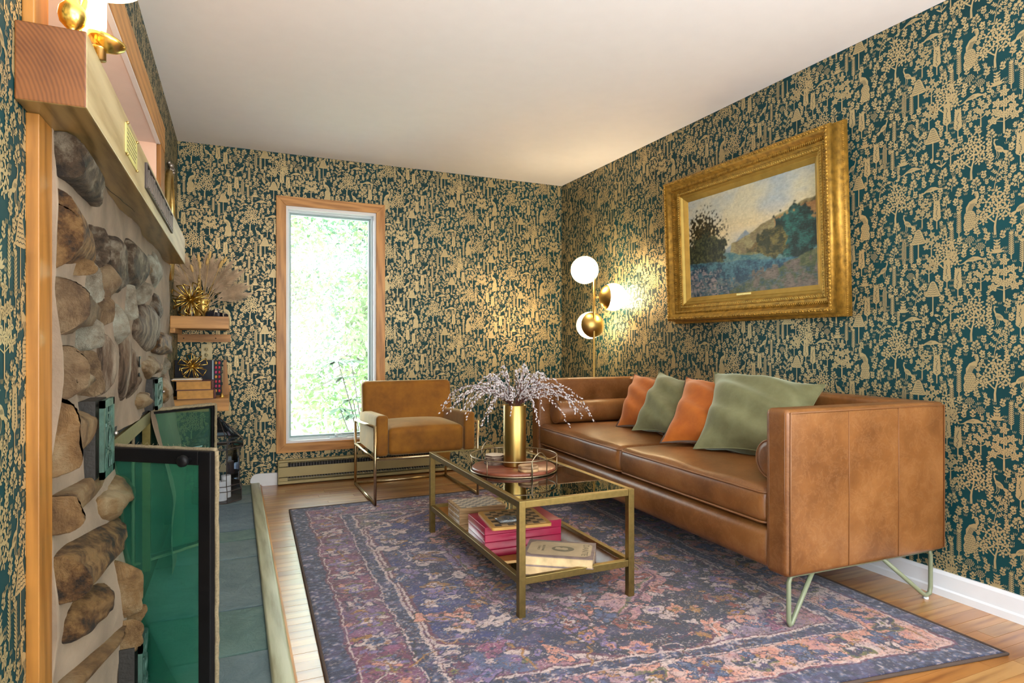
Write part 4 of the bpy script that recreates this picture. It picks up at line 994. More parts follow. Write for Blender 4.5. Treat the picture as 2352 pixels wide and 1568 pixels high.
guard = mixc(const(navy), const(slate), np.clip((n3-.45)*4, 0, 1)); guard = mixc(guard, const(cream), np.clip((n3-.66)*6, 0, 1))
bord = mixc(const(maroon), const(rose), np.clip((n2-.35)*2.5, 0, 1)); bord = mixc(bord, const(lav), np.clip((fbm(x0_, y0_, 21, 5)-.52)*3, 0, .7))
bordw = mixc(const(peach), const(cream), np.clip((n2-.4)*3, 0, 1)); bord = mixc(bord, bordw, np.clip((warm-.55)*3, 0, 1)*np.clip((1.6-y0_)*2, 0, 1))
cx, cy = RWD*.50, RLN*.50
dx, dy = np.abs(X-cx), np.abs(Y-cy)
hexo = np.maximum(dx/.66, (dx*.55+dy)/1.12)
med = np.maximum(dx/.40, (dx*.9+dy)/.86); med2 = np.maximum(dx/.28, (dx*.9+dy)/.62); med3 = dx*.9/.2+dy/.36
col = mixc(const(slate), const(lav), np.clip((n2-.4)*3, 0, 1)); col = mixc(col, const(olive), np.clip((fbm(x0_, y0_, 31, 6)-.58)*8, 0, .8)); col = mixc(col, const(rose), np.clip((fbm(x0_, y0_, 32, 7)-.6)*8, 0, .8))
col = mixc(col, bordw*.9, np.clip(warm-.6, 0, 1)*1.2)
field = mixc(const(navy), const(blue), np.clip((n1-.3)*1.8+(n2-.5), 0, 1)); field = mixc(field, const(black), np.clip((warm-.55)*2, 0, .8))
zig = .5*np.abs(((x0_+y0_*.9)*22) % 1-.5)*.05
def sel(c, A, mask): c[mask] = A[mask] if A.ndim == 3 else A; return c
sel(col, const(cream), hexo < 1.045+zig); sel(col, const(maroon), hexo < 1.02); sel(col, field, hexo < 1.0)
mb1 = mixc(mixc(const(lav), const(cream), np.clip((n2-.4)*3, 0, 1)), const(peach), warm*.8)
sel(col, mb1, med < 1.0); sel(col, const(maroon), (med < .93) & (med > .905)); sel(col, const(olive), (med < .89) & (med > .87))
core = mixc(mixc(const(slate), const(maroon), np.clip((n2-.45)*4, 0, 1)), mixc(const(rust), const(peach), np.clip((n2-.45)*4, 0, 1)), np.clip(warm*1.3, 0, 1))
sel(col, core, med2 < 1.0); sel(col, const(black), (med2 < 1.0) & (med2 > .975)); sel(col, mixc(const(black), const(navy), n2), med3 < 1.0); sel(col, const(ochre)*.8, (med3 < .5)); sel(col, core, med3 < .42)
bm = (dE < .33); col[bm] = bord[bm]
for a, b, c in ((.325, .338, cream), (.338, .346, maroon), (.268, .274, cream), (.262, .266, navy), (.085, .095, maroon), (.096, .101, cream)): col[(dE > a) & (dE < b)] = c
g = ((dE < .085) | ((dE > .275) & (dE < .325))); col[g] = guard[g]
def stamp(px, py, r, n, c, outline, seed, inner=None, stretch=1., ang=0.):
    i0, i1 = int(max(0, (px-r*1.7)/RWD*(nu-1))), int(min(nu, (px+r*1.7)/RWD*(nu-1)+2)); j0, j1 = int(max(0, (py-r*1.7)/RLN*(nv-1))), int(min(nv, (py+r*1.7)/RLN*(nv-1)+2))
    if i1 <= i0 or j1 <= j0: return
    lx, ly = X[i0:i1, j0:j1]-px, Y[i0:i1, j0:j1]-py; ca, sa = math.cos(ang), math.sin(ang); lx, ly = (lx*ca+ly*sa)/stretch, -lx*sa+ly*ca
    th = np.arctan2(ly, lx); rr_ = np.hypot(lx, ly)/(r*(1+.28*np.cos(n*th+seed)+.12*np.cos((n+2)*th*1.0+seed*2)))
    s = col[i0:i1, j0:j1]; s[rr_ < 1.22] = outline; s[rr_ < 1] = c
    if inner is not None: s[rr_ < .5] = inner; s[rr_ < .2] = outline
rr = random.Random(21)
def localwarm(x, y): return warm[min(nu-1, int(x/RWD*(nu-1))), min(nv-1, int(y/RLN*(nv-1)))]
for k in range(700):                                # field and spandrel motifs
    px, py = rr.uniform(.36, RWD-.36), rr.uniform(.36, RLN-.36); lw = localwarm(px, py); ax, ay = abs(px-cx), abs(py-cy)
    h_, m_ = max(ax/.66, (ax*.55+ay)/1.12), max(ax/.40, (ax*.9+ay)/.86)
    if m_ < 1: pal = (peach, cream, rust, ochre, navy, maroon, black, slate) if lw > .4 else (cream, lav, maroon, slate, blue, ochre)
    elif h_ < 1: pal = (cream, cream, lav, slate, cream, ochre*.9) if lw < .6 else (peach, rust, cream, ochre, lav)
    else: pal = (lav, cream, maroon, navy, olive, rose, slate) if lw < .7 else (peach, cream, navy, slate, rose)
    r = rr.choice((.008, .012, .018, .026, .040))
    stamp(px, py, r, rr.choice((2, 3, 4, 5, 6)), rr.choice(pal), (black if m_ < 1 or lw > .6 else navy) if h_ < 1 else navy*1.3, rr.uniform(0, 6), rr.choice(pal) if r > .02 else None, rr.uniform(.7, 1.7), rr.uniform(0, 3.1))
def bp(s):  # a point along the border centre line
    per = 2*(RWD-.36+RLN-.36); s = (s % 1)*per; a, b = RWD-.36, RLN-.36
    if s < a: return .18+s, .18
    s -= a
    if s < b: return RWD-.18, .18+s
    s -= b
    if s < a: return RWD-.18-s, RLN-.18
    return .18, RLN-.18-(s-a)
for k in range(46):
    px, py = bp(k/46); lw = localwarm(px, py)
    if k % 2: stamp(px, py, .048, 6, cream if lw < .6 else slate, navy, k, maroon if k % 4 == 1 else slate, 1.1, 0)
    else: stamp(px, py, .04, 4, lav if lw < .6 else navy, olive, k*2., cream, 1.5, k)
for k in range(520):
    px, py = bp(rr.random()); px += rr.uniform(-.075, .075); py += rr.uniform(-.075, .075)
    stamp(px, py, rr.choice((.006, .009, .013)), rr.choice((2, 3, 5)), rr.choice((cream, lav, ochre, slate, navy, peach)), maroon if localwarm(px, py) < .6 else navy, rr.uniform(0, 6), None, rr.uniform(.6, 2), rr.uniform(0, 3.1))
# wandering stems
for k in range(150):
    px, py = rr.uniform(.1, RWD-.1), rr.uniform(.1, RLN-.1); a = rr.uniform(0, 6.28); c = rr.choice((cream, lav, ochre, navy, maroon, black))
    for q in range(34):
        a += rr.uniform(-.35, .35); px += math.cos(a)*.0045; py += math.sin(a)*.0045
        i, j = int(px/RWD*(nu-1)), int(py/RLN*(nv-1))
        if 2 < i < nu-2 and 2 < j < nv-2: col[i, j] = c; col[i+1, j] = c
for sd_, sc2, cc_, th_ in ((71, 13, navy, .010), (72, 17, cream, .007), (73, 24, maroon, .010), (74, 30, black, .010), (75, 22, ochre*.8, .006)):
    ln_ = (np.abs(fbm(x0_, y0_, sd_, sc2, 3)-.5) < th_) & (dE > .10); col[ln_] = col[ln_]*.25+cc_*.75
spk = fbm(x0_, y0_, 76, 120, 2); col = mixc(col, const(navy), np.clip((spk-.64)*5, 0, .45)); col = mixc(col, const(cream)*.9, np.clip((.31-spk)*5, 0, .35))
wear = np.clip((fbm(x0_, y0_, 41, 26, 4)-.58)*3.2, 0, .22); col = mixc(col, const(lav*.9), wear); col = col*(.72+.55*fbm(x0_, y0_, 42, 90, 2)[..., None])
fl_, fr_, br_, bl_ = [np.array(p) for p in ((.245, 1.50), (2.335, 1.20), (2.42, 4.06), (.307, 4.05))]
PXY = ((1-U)*(1-V))[..., None]*fl_+(U*(1-V))[..., None]*fr_+(U*V)[..., None]*br_+((1-U)*V)[..., None]*bl_
edge = np.clip(np.minimum(np.minimum(U, 1-U)*RWD, np.minimum(V, 1-V)*RLN)/.012, 0, 1)
PZ = .002+.008*np.sqrt(edge)+.0006*(n3-.5)
RUG = thing('area_rug', (0, 0, 0), 'worn purple, navy and peach patterned wool rug under the coffee table', 'rug')
MT['rug'] = vcol('rug_pile', .95, .7, 260, .35); MT['rug'].node_tree.nodes['Principled BSDF'].inputs['Sheen Weight'].default_value = .25
grid_mesh('pile', np.concatenate([PXY, PZ[..., None]], -1), col, MT['rug'], RUG)
pe = [tuple(p) for p in (fl_, fr_, br_, bl_)]; mb = MB(); loop = []
for a, b in zip(pe, pe[1:]+pe[:1]):
    for i in range(12): loop.append((a[0]+(b[0]-a[0])*i/12, a[1]+(b[1]-a[1])*i/12, .006))
mb.tube(loop, .006, 8, closed=True); mb.build('binding', MT['binding'], RUG)
RZ = .0105

# ------------------------------------------------------------------ sofa
SX, SY, STH = 1.765, 1.585, .034
S = thing('leather_sofa', (SX, SY, 0), 'tan leather tuxedo sofa with bolster ends along the patterned wall', 'sofa', None, -STH)
SL_, SW, SZ0, SZ1, AT = 2.20, .845, .205, .800, .105
def sbox(name, a, b, r, mat=None, n=6, puff=0, **k):
    c = tuple((p+q)/2 for p, q in zip(a, b)); d = tuple(q-p for p, q in zip(a, b))
    return MB().softbox((0, 0, 0), d, r, n, 0, puff, **k).build(name, mat or MT['leather'], S, c)
def tuftfn(spots, axis, sgn, r=.10, dep=.028):
    def fn(q):
        q = q.copy(); 
        for sp in spots:
            o = [q[i] for i in range(3) if i != axis]; d = math.hypot(o[0]-sp[0], o[1]-sp[1])
            if q[axis]*sgn > 0: q[axis] -= sgn*dep*math.exp(-(d/r*1.9)**2)
        return q
    return fn
mb = MB().softbox((0, 0, 0), (SW, AT, SZ1-SZ0), .022, 8); mb.build('arm', MT['leather'], S, (SW/2, AT/2, (SZ1+SZ0)/2))
sp = [(x, .13) for x in (-.25, 0, .25)]
mb = MB().softbox((0, 0, 0), (SW, AT, SZ1-SZ0), .022, 22, fn=tuftfn(sp, 1, -1)); mb.build('arm', MT['leather'], S, (SW/2, SL_-AT/2, (SZ1+SZ0)/2))
sp = [(y, .13) for y in (-.9, -.6, -.3, 0, .3, .6, .9)]
mb = MB().softbox((0, 0, 0), (.13, SL_-.02, SZ1-SZ0-.001), .022, 30, fn=tuftfn(sp, 0, -1)); mb.build('backrest', MT['leather'], S, (SW-.068, SL_/2, (SZ1+SZ0)/2))
# front rail below the cushions and seat deck
def railfn(q): return Vector((q.x-(.018*(1-(q.z/.085)**2) if q.x < 0 else 0), q.y, q.z))
sbox('front_rail', (.02, AT-.005, SZ0), (.14, SL_-AT+.005, .355), .03, n=10, fn=railfn)
box('seat_deck', (.08, AT, SZ0+.02), (SW-.10, SL_-AT, .35), MT['greyblue'], S)
CLN = (SL_-2*AT)/2
for k in range(2):
    c = (.012+.665/2, AT+CLN*(k+.5), .432)
    def cf(q, k=k):
        q = q.copy(); q.z += .004*math.sin(q.y*14+k)*max(0, q.z/.07)*math.exp(-((q.x+.3)/.14)**2)
        if q.x < -.3: q.x -= .012*(1-(q.z/.07)**2)
        return q
    o = MB().softbox((0, 0, 0), (.665, CLN-.006, .135), .030, 14, 0, .026, fn=cf).build('seat_cushion', MT['leather'], S, c)
    for zz in (.052, -.058):
        d = (.665/2, (CLN-.006)/2); r = .03; pts = []
        x0, x1, y0, y1 = -d[0]-.006, d[0], -d[1]+.001, d[1]-.001
        for cc, a0 in (((x0+r, y0+r), PI), ((x1-r, y0+r), 1.5*PI), ((x1-r, y1-r), 0), ((x0+r, y1-r), .5*PI)): pts += arc((cc[0], cc[1], zz), r, a0, a0+PI/2, 4)
        P2 = []
        for a, b in zip(pts, pts[1:]+pts[:1]):
            n = max(1, int(math.dist(a, b)/.06))
            for i in range(n): P2.append(tuple(a[q]+(b[q]-a[q])*i/n for q in range(3)))
        MB().tube(P2, .0045, 6, closed=True).build('welt', MT['seam'], o)
# welts and seams on the arms
for y, nm in ((.0, 'near'), (SL_, 'far')):
    s_ = -1 if y == 0 else 1
    yy = y+s_*.0012; r = .02; pts = []
    x0, x1, z0, z1 = .016, SW-.016, SZ0+.014, SZ1-.012
    pts = [(x0, yy, z0), (x0, yy, (z0+z1)/2), (x0, yy, z1), (SW/2, yy, z1+.001), (x1, yy, z1), (x1, yy, z0)]
    MB().tube(pts, .0035, 6).build('welt', MT['seam'], S)
    MB().tube([(x0-.006, yy+(-s_)*.012, z0), (x0-.014, yy-s_*.014, (z0+z1)/2), (x0-.014, yy-s_*.014, z1)], .0016, 5).build('seam', MT['seam_dark'], S)
for x in (.30, .565): MB().tube([(x, -.0006, SZ0+.012), (x+.002, -.001, .5), (x, -.0006, SZ1-.012)], .0017, 5).build('seam', MT['seam'], S)
MB().tube([(.0, AT-.023, SZ0+.02), (-.0003, AT-.023, .5), (.0, AT-.023, SZ1-.02)], .0012, 5).build('seam', MT['seam_dark'], S)
MB().tube([(.0, SL_-AT+.004, .36), (SW-.1, SL_-AT+.002, .5+.128)], .0001, 3)
for z in (.632, .45): MB().tube([(.03+.05*i, SL_-AT-.0008, z) for i in range(14)], .0014, 5).build('seam', MT['seam_dark'], S)
for x in (.17, .42, .67): MB().ball((0, 0, 0), (.012, .005, .012), 12).build('button', MT['seam'], S, (x, SL_-AT+.020, .632))
for i in range(7): MB().ball((0, 0, 0), (.005, .012, .012), 12).build('button', MT['seam'], S, (SW-.133+.020, SL_/2-.9+.3*i, .632))
# bent rod legs: one frame under each end
def legframe(y, far=False):
    r = .0085; z = SZ0-r
    mb = MB(); f0, f1 = .055, SW-.028
    zf = RZ+r
    mb.tube([(f0+.03, y, z), (f1-.02, y, z)], r, 10)
    mb.tube([(f0+.03, y, z), (f0+.008, y, z-.004), (f0, y, z-.025), (f0, y, zf+.012), (f0+.004, y, zf), (f0+.014, y, zf+.004), (f0+.115, y, z)], r, 10)
    zb = .014 if not far else .014
    mb.tube([(f1-.01, y, z), (f1, y, z-.02), (f1, y, zb+.03), (f1-.006, y, zb+.006), (f1-.03, y, zb), (f1-.05, y, zb+.012), (f1-.28, y, z)], r, 10)
    mb.build('leg', MT['legpaint'], S)
    MB().lathe([(.010, 0), (.010, .008)], (0, 0, 0), 12).build('foot_pad', MT['white'], S, (f1-.028, y, .0))
legframe(.045); legframe(SL_-.045)

def bolster(lx, ly, lz, L, lab):
    ca, sa = math.cos(STH), math.sin(STH); p = (SX+lx*ca+ly*sa, SY-lx*sa+ly*ca, lz)
    t = thing('bolster', p, lab, 'cushion', 'leather bolsters at the sofa ends', -STH); r = .073
    prof = [(0, -.004), (r*.7, -.003), (r-.004, 0), (r, .006), (r*1.01, L*.5), (r, L-.006), (r-.004, L), (r*.7, L+.003), (0, L+.004)]
    MB().lathe(prof, (0, 0, 0), 36, axis='x').build('roll', MT['leather'], t)
    for xx in (.003, L-.003): MB().tube([(xx, r*math.cos(q), r*math.sin(q)) for q in [2*PI*i/36 for i in range(36)]], .0042, 6, closed=True).build('welt', MT['seam'], t)
SZT = .432+.0675+.010
bolster(.105, AT+.078, SZT+.078, .60, 'leather bolster at the near arm, showing its round end')
bolster(.085, SL_-AT-.080, SZT+.076, .62, 'long leather bolster lying against the far tufted arm')

# ------------------------------------------------------------------ pillows on the sofa
def pillow(pts, T, m, pipe, lab, grp, seed, flange=False):
    BL, BR, TR, TL = [Vector(p) for p in pts]; c = (BL+BR+TR+TL)/4; c0 = Vector((c.x, c.y, min(BL.z, BR.z)))
    t = thing('throw_pillow', tuple(c0), lab, 'pillow', grp); n = 34; nrm = (BR-BL).cross(TL-BL).normalized()
    if nrm.x > 0: nrm = -nrm
    V_ = []; fs = []
    def base(u, v, sgn):
        P = BL*(1-u)*(1-v)+BR*u*(1-v)+TR*u*v+TL*(1-u)*v
        a, b = 2*u-1, 2*v-1; cc = (BL+BR+TR+TL)/4; P = P+(cc-P)*(.15*((1-a*a)*b*b+(1-b*b)*a*a))
        k = max(0, (1-abs(a)**2.6)*(1-abs(b)**2.6))**.62
        wr_ = 1+.16*math.sin(a*7+seed+b*3)*b*b+.12*math.sin(b*9+seed*2+a*4)*(1-b*b)**.5+.16*math.sin((a+b)*8+seed)*(abs(a)*abs(b))
        return P+nrm*(sgn*T/2*k*wr_)-c0
    for sgn in (1, -1):
        for i in range(n+1):
            for j in range(n+1): V_.append(base(i/n, j/n, sgn))
    o2 = (n+1)**2
    for i in range(n):
        for j in range(n):
            a = i*(n+1)+j; fs.append((a, a+1, a+n+2, a+n+1)); fs.append((o2+a, o2+a+n+1, o2+a+n+2, o2+a+1))
    o = MB().add(V_, fs, 0, True).build('cover', m, t)
    edge_ = [base(i/n, 0, 0) for i in range(n)]+[base(1, j/n, 0) for j in range(n)]+[base(1-i/n, 1, 0) for i in range(n)]+[base(0, 1-j/n, 0) for j in range(n)]
    if flange:
        mb = MB(); cc = (BL+BR+TR+TL)/4-c0; N = len(edge_)
        vs = [p for p in edge_]+[p+(p-cc).normalized()*.014+nrm*.002*math.sin(i*.9) for i, p in enumerate(edge_)]
        mb.add(vs+[v-nrm*.003 for v in vs], [(i, (i+1) % N, N+(i+1) % N, N+i) for i in range(N)]+[(2*N+i, 3*N+i, 3*N+(i+1) % N, 2*N+(i+1) % N) for i in range(N)]+[(N+i, N+(i+1) % N, 3*N+(i+1) % N, 3*N+i) for i in range(N)], 0, True); mb.build('flange', pipe, t)
    else: MB().tube(edge_, .003, 6, closed=True).build('seam', pipe, t)
    return t
sz = SZT+.022
pillow([(2.14, 3.20, sz), (2.17, 2.80, sz), (2.47, 2.98, .800), (2.42, 3.42, .832)], .19, MT['rust'], MT['brown_trim'], 'burnt orange velvet pillow nearest the far tufted arm', 'orange velvet pillows', 1, True)
pillow([(2.10, 2.99, sz), (2.14, 2.58, sz), (2.47, 2.72, .795), (2.40, 3.13, .862)], .20, MT['sage'], MT['sage'], 'sage velvet pillow between the two orange ones', 'sage velvet pillows', 2)
pillow([(1.99, 2.575, sz), (2.13, 2.22, sz), (2.46, 2.42, .80), (2.37, 2.84, .842)], .20, MT['rust'], MT['brown_trim'], 'burnt orange velvet pillow between the two sage ones', 'orange velvet pillows', 3, True)
pillow([(2.00, 2.345, sz), (2.18, 1.86, sz), (2.47, 2.00, .846), (2.37, 2.61, .880)], .25, MT['sage'], MT['sage'], 'large sage velvet pillow nearest the near arm', 'sage velvet pillows', 4)

# ------------------------------------------------------------------ armchair
AC = thing('velvet_armchair', (1.155, 4.27, 0), 'mustard velvet armchair on a slim metal frame under the window', 'armchair')
cx0, cx1 = .808-1.155, 1.502-1.155; yf, yr = 3.925-4.27, 4.625-4.27
w2 = (cx1-cx0)/2; t_ = .0085
r_ = .012
def rect_tube(pts, r=.0095, name='frame_bar'):
    MB().tube(pts, r, 8).build(name, MT['chairmetal'], AC)
for s_ in (-1, 1):
    x = s_*w2; zz0 = RZ+.0095 if True else 0
    rect_tube([(x, yf, RZ), (x, yf, .512)], name='leg'); rect_tube([(x, yr, 0), (x, yr, .482)], name='leg')
    rect_tube([(x, yf, .505), (x, yr, .475)]); rect_tube([(x, yf, .300), (x, yr, .300)]); rect_tube([(x, yf, RZ+.010), (x, yr, .010)])
rect_tube([(-w2, yr, .010), (w2, yr, .010)]); rect_tube([(-w2, yf+.0, .300), (w2, yf, .300)]); rect_tube([(-w2, yr, .300), (w2, yr, .300)])
aw = .078; xi = w2-.012
for s_ in (-1, 1):
    def af(q, s_=s_): return Vector((q.x, q.y, q.z-(.02*(q.y+.29)/.58 if q.z > 0 else 0)))
    MB().softbox((0, 0, 0), (aw, .60, .262), .022, 10, fn=af).build('arm', MT['mustard'], AC, (s_*(xi-aw/2), yf+.012+.30, .312+.131))
MB().softbox((0, 0, 0), (2*(xi-aw)+.004, .52, .176), .035, 14, 0, .026).build('seat', MT['mustard'], AC, (0, yf+.016+.26, .312+.088))
def bf(q):
    q = q.copy(); q.y += (q.z+.2)*.14+.012*(q.x/.33)**2*0; q.x *= 1+.0*q.z; return q
MB().softbox((0, 0, 0), (2*xi-.01, .105, .45), .035, 14, 0, 0, fn=lambda q: bf(Vector((q.x, q.y-(.014*(1-(q.x/.34)**2)*(1-(q.z/.23)**2) if q.y < 0 else 0), q.z)))).build('backrest', MT['mustard'], AC, (0.0, yr-.19, .540))
MB().tube([(-(xi-aw), yf+.012, .314), (-(xi-aw)-.001, yf+.010, .48)], .0015, 5).build('seam', MT['brown_trim'], AC)
MB().tube([((xi-aw), yf+.012, .314), ((xi-aw)+.001, yf+.010, .48)], .0015, 5).build('seam', MT['brown_trim'], AC)

# ------------------------------------------------------------------ coffee table
tx0, tx1, ty0, ty1 = .965, 1.480, 2.090, 3.262; tz = .446; lg = .027
CT = thing('coffee_table', (tx0, ty0, RZ-.0015), 'brass framed coffee table with a glass top and a mirrored lower shelf', 'coffee table')
Wt, Lt, Ht = tx1-tx0, ty1-ty0, tz-RZ
for a in (0, Wt-lg):
    for b in (0, Lt-lg): box('leg', (a, b, 0), (a+lg, b+lg, Ht), MT['table'], CT, .0015)
for z0, z1 in ((Ht-.027, Ht-.001), (.122, .149)):
    for a in (.002, Wt-lg+.002): box('rail', (a, lg, z0), (a+lg-.004, Lt-lg, z1), MT['table'], CT, .0015)
    for b in (.002, Lt-lg+.002): box('rail', (lg, b, z0), (Wt-lg, b+lg-.004, z1), MT['table'], CT, .0015)
MB().box((lg-.004, lg-.004, Ht-.0085), (Wt-lg+.004, Lt-lg+.004, Ht-.0025)).build('glass_top', MT['tableglass'], CT)
MB().box((lg-.004, lg-.004, .136), (Wt-lg+.004, Lt-lg+.004, .141)).build('mirror_shelf', MT['mirror'], CT)
TZ = tz-.0015-.0025; MZ = RZ-.0015+.141
# tray
TC = (1.195, 2.650); TR_ = .196
t = thing('round_tray', (TC[0], TC[1], TZ), 'round wooden tray with a wire gallery on the glass table top', 'tray')
MB().lathe([(0, .004), (TR_-.004, .004), (TR_, .007), (TR_, .016), (TR_-.003, .019), (0, .019)], (0, 0, 0), 64).build('tray_board', MT['tray_wood'], t)
for z, r in ((.004, TR_+.004), (.072, TR_+.006)): MB().tube([(r*math.cos(q), r*math.sin(q), z) for q in [2*PI*i/64 for i in range(64)]], .0026 if z > .01 else .0032, 8, closed=True).build('rail_ring', MT['bronze'], t)
for k in range(6):
    a = -2.62+k*PI/3; MB().tube([((TR_+.005)*math.cos(a), (TR_+.005)*math.sin(a), .002), ((TR_+.006)*math.cos(a), (TR_+.006)*math.sin(a), .072)], .0024, 8).build('post', MT['bronze'], t)
for am in (-1.38, 1.38+.45):
    hd = .21; pts = []
    for i in range(15):
        a = am-hd+2*hd*i/14; q = PI*i/14; pts.append(((TR_+.006)*math.cos(a), (TR_+.006)*math.sin(a), .072+.036*math.sin(q)))
    pts = [(pts[0][0], pts[0][1], .002)]+pts+[(pts[-1][0], pts[-1][1], .002)]; MB().tube(pts, .0026, 8).build('handle', MT['bronze'], t)
ZT = TZ+.019
t = thing('brass_vase', (1.196, 2.640, ZT), 'tall brushed brass cylinder vase on the tray', 'vase')
MB().lathe([(.048, 0), (.052, .003), (.053, .006), (.053, .284), (.0515, .286), (.050, .284), (.050, .02), (0, .018)], (0, 0, 0), 64).build('body', MT['brass_b'], t)
VT = Vector((1.196, 2.640, ZT+.284))
t = thing('pussy_willow', (1.196, 2.640, ZT+.02), 'spray of pussy willow branches with white buds arching from the brass vase', 'branches')
rs = random.Random(17); bproto = MB().ball((0, 0, 0), (.0034, .0034, .0062), 6)
for k in range(66):
    a = rs.uniform(0, 2*PI); sprd = rs.choice((.12, .2, .28, .33, .37)) if rs.random() < .8 else rs.uniform(.02, .1)
    # the spray reaches farthest sideways across the view
    dirx, diry = math.cos(a), math.sin(a)
    rv = Vector((.9128, -.4085, 0)); fv = Vector((.4085, .9128, 0)); d = rv*dirx+fv*diry*.6
    st = Vector((0, 0, 0)); top = Vector((d.x*.025, d.y*.025, .27)); rise = .17*(1-sprd*1.1)+rs.uniform(-.02, .05)
    pts = [st, top]; N = 16; L = sprd
    for i in range(1, N+1):
        s_ = i/N; pts.append(Vector((d.x*(.025+L*s_), d.y*(.025+L*s_), .27+rise*1.9*s_*(1-.5*s_)-(.30*L)*s_**3*1.6)))
    mb = MB(); mb.tube(pts, .0018, 5, 0, r1=.0008)
    nb = int(16+60*L)
    for q in range(nb):
        s_ = .12+.88*(q+rs.random()*.6)/nb; f = 1+s_*N; i = min(len(pts)-2, int(f)); p = pts[i].lerp(pts[i+1], f-i); dv = (pts[i+1]-pts[i]).normalized()
        off = Vector((rs.uniform(-1, 1), rs.uniform(-1, 1), rs.uniform(-1, 1))).normalized(); dd = (dv+off*.7).normalized()
        Mq = Matrix.Translation(p+off*.005) @ dd.to_track_quat('Z', 'Y').to_matrix().to_4x4() @ Matrix.Scale(rs.uniform(.7, 1.15), 4)
        mb.add([Mq @ Vector(v) for v in bproto.v], bproto.f, 1, True)
    mb.build('branch', [MT['sage_slat'], MT['bud']], t)
# coasters
for k in range(5):
    t = thing('bark_coaster', (1.128+rs.uniform(-.003, .003), 2.722+rs.uniform(-.003, .003), ZT+k*.0092), 'bark edged wooden coaster, %s of the five stacked left of the vase' % ('lowest', 'second lowest', 'middle one', 'second highest', 'topmost')[k], 'coaster', 'bark edged coasters', rs.uniform(0, 3))
    n = 24; rr_ = [.046+.0025*math.sin(i*1.9+k)+rs.uniform(-.001, .001) for i in range(n)]
    vs = [(r*math.cos(2*PI*i/n), r*math.sin(2*PI*i/n), z) for z in (0, .008) for i, r in enumerate(rr_)]
    MB().add(vs, [(i, (i+1) % n, n+(i+1) % n, n+i) for i in range(n)], 0).build('bark_edge', MT['brown_trim'], t)
    vs = [(r*.97*math.cos(2*PI*i/n), r*.97*math.sin(2*PI*i/n), z) for z in (0, .0086) for i, r in enumerate(rr_)]
    MB().add(vs, [tuple(range(n-1, -1, -1)), tuple(range(n, 2*n))]+[(i, (i+1) % n, n+(i+1) % n, n+i) for i in range(n)], 0).build('wood_slice', MT['maple'], t)
for k in range(2):
    t = thing('wood_coaster', (1.203, 2.508, ZT+k*.0135), 'turned wooden coaster, %s one of the two in front of the vase' % ('lower', 'upper')[k], 'coaster', 'turned wooden coasters')
    MB().lathe([(.043, 0), (.046, .002), (.046, .011), (.044, .0132), (.040, .0132), (.039, .011), (0, .011)], (0, 0, 0), 40).build('disc', MT['walnut'] if k else MT['box_wood'], t)

# things on the mirrored shelf
def checker(t, x0, y0, x1, y1, z, n, ma, mbm):
    for i in range(n):
        for j in range(n):
            dx_, dy_ = (x1-x0)/n, (y1-y0)/n; m = ma if (i+j) % 2 else mbm
            MB().box((x0+i*dx_+.0003, y0+j*dy_+.0003, z-.001), (x0+(i+1)*dx_-.0003, y0+(j+1)*dy_-.0003, z+.0006)).build('square', m, t)
t = thing('chess_box', (1.155, 3.035, MZ), 'folded wooden chess box with grey and pale squares behind the pink case', 'chess box', None, -.03)
mb = MB()
h_ = .0265
for k in range(2): o = box('half_shell', (-.125, -.10, .0005+k*(h_+.001)), (.125, .10, k*(h_+.001)+h_), MT['box_wood'], t, .0015)
for z in (.012, .040): box('groove', (-.1258, -.09, z), (-.1245, .09, z+.0025), MT['white'], t)
checker(t, -.11, -.09, .11, .09, 2*h_+.0012, 8, MT['maple'], MT['grey_sq'])
t = thing('pink_case', (1.203, 2.665, MZ), 'glossy hot pink lacquered box under the checkerboard', 'box', None, -.045)
o = MB().softbox((0, 0, .0165), (.375, .245, .033), .003, 1, k=2).build('base', MT['pink'], t); MB().softbox((0, 0, .0505), (.377, .247, .034), .003, 1, k=2).build('lid', MT['pink'], t)
BZ = MZ+.0675
t = thing('checkerboard', (1.177, 2.610, BZ), 'rounded wooden checkerboard lying askew on the pink box', 'game board', None, -.135)
def rrect(w_, h_, r, z0, z1, mat, name, par):
    pts = []
    for cc, a0 in (((w_/2-r, h_/2-r), 0), ((-w_/2+r, h_/2-r), PI/2), ((-w_/2+r, -h_/2+r), PI), ((w_/2-r, -h_/2+r), 1.5*PI)): pts += arc((cc[0], cc[1], 0), r, a0, a0+PI/2, 6)
    n = len(pts); o = MB().add([(p[0], p[1], z0) for p in pts]+[(p[0], p[1], z1) for p in pts], [tuple(range(n-1, -1, -1)), tuple(range(n, 2*n))]+[(i, (i+1) % n, n+(i+1) % n, n+i) for i in range(n)]).build(name, mat, par); return bevel(o, .0015)
rrect(.278, .278, .014, 0, .013, MT['board_edge'], 'board', t)
checker(t, -.118, -.118, .118, .118, .0134, 8, MT['tan_sq'], MT['dark_sq'])
t = thing('piece_bag', (1.125, 2.560, BZ+.0142), 'clear plastic bag of dark and pale game pieces on the checkerboard', 'bag')
MB().softbox((0, 0, .009), (.105, .07, .017), .008, 8, fn=lambda q: Vector((q.x, q.y, q.z*(.65+.35*math.cos(q.x*30))+.002*math.sin(q.x*90+q.y*60)*(1 if q.z > 0 else 0)))).build('bag', MT['plastic'], t)
rs = random.Random(3)
for k in range(11): MB().lathe([(.009, 0), (.0095, .001), (.0095, .0045), (.008, .0055), (0, .0048)], (0, 0, 0), 16).build('piece', MT['chess_black' if k % 3 else 'tan_sq'], t, (rs.uniform(-.036, .036), rs.uniform(-.018, .018), .0035+(k % 2)*.005))
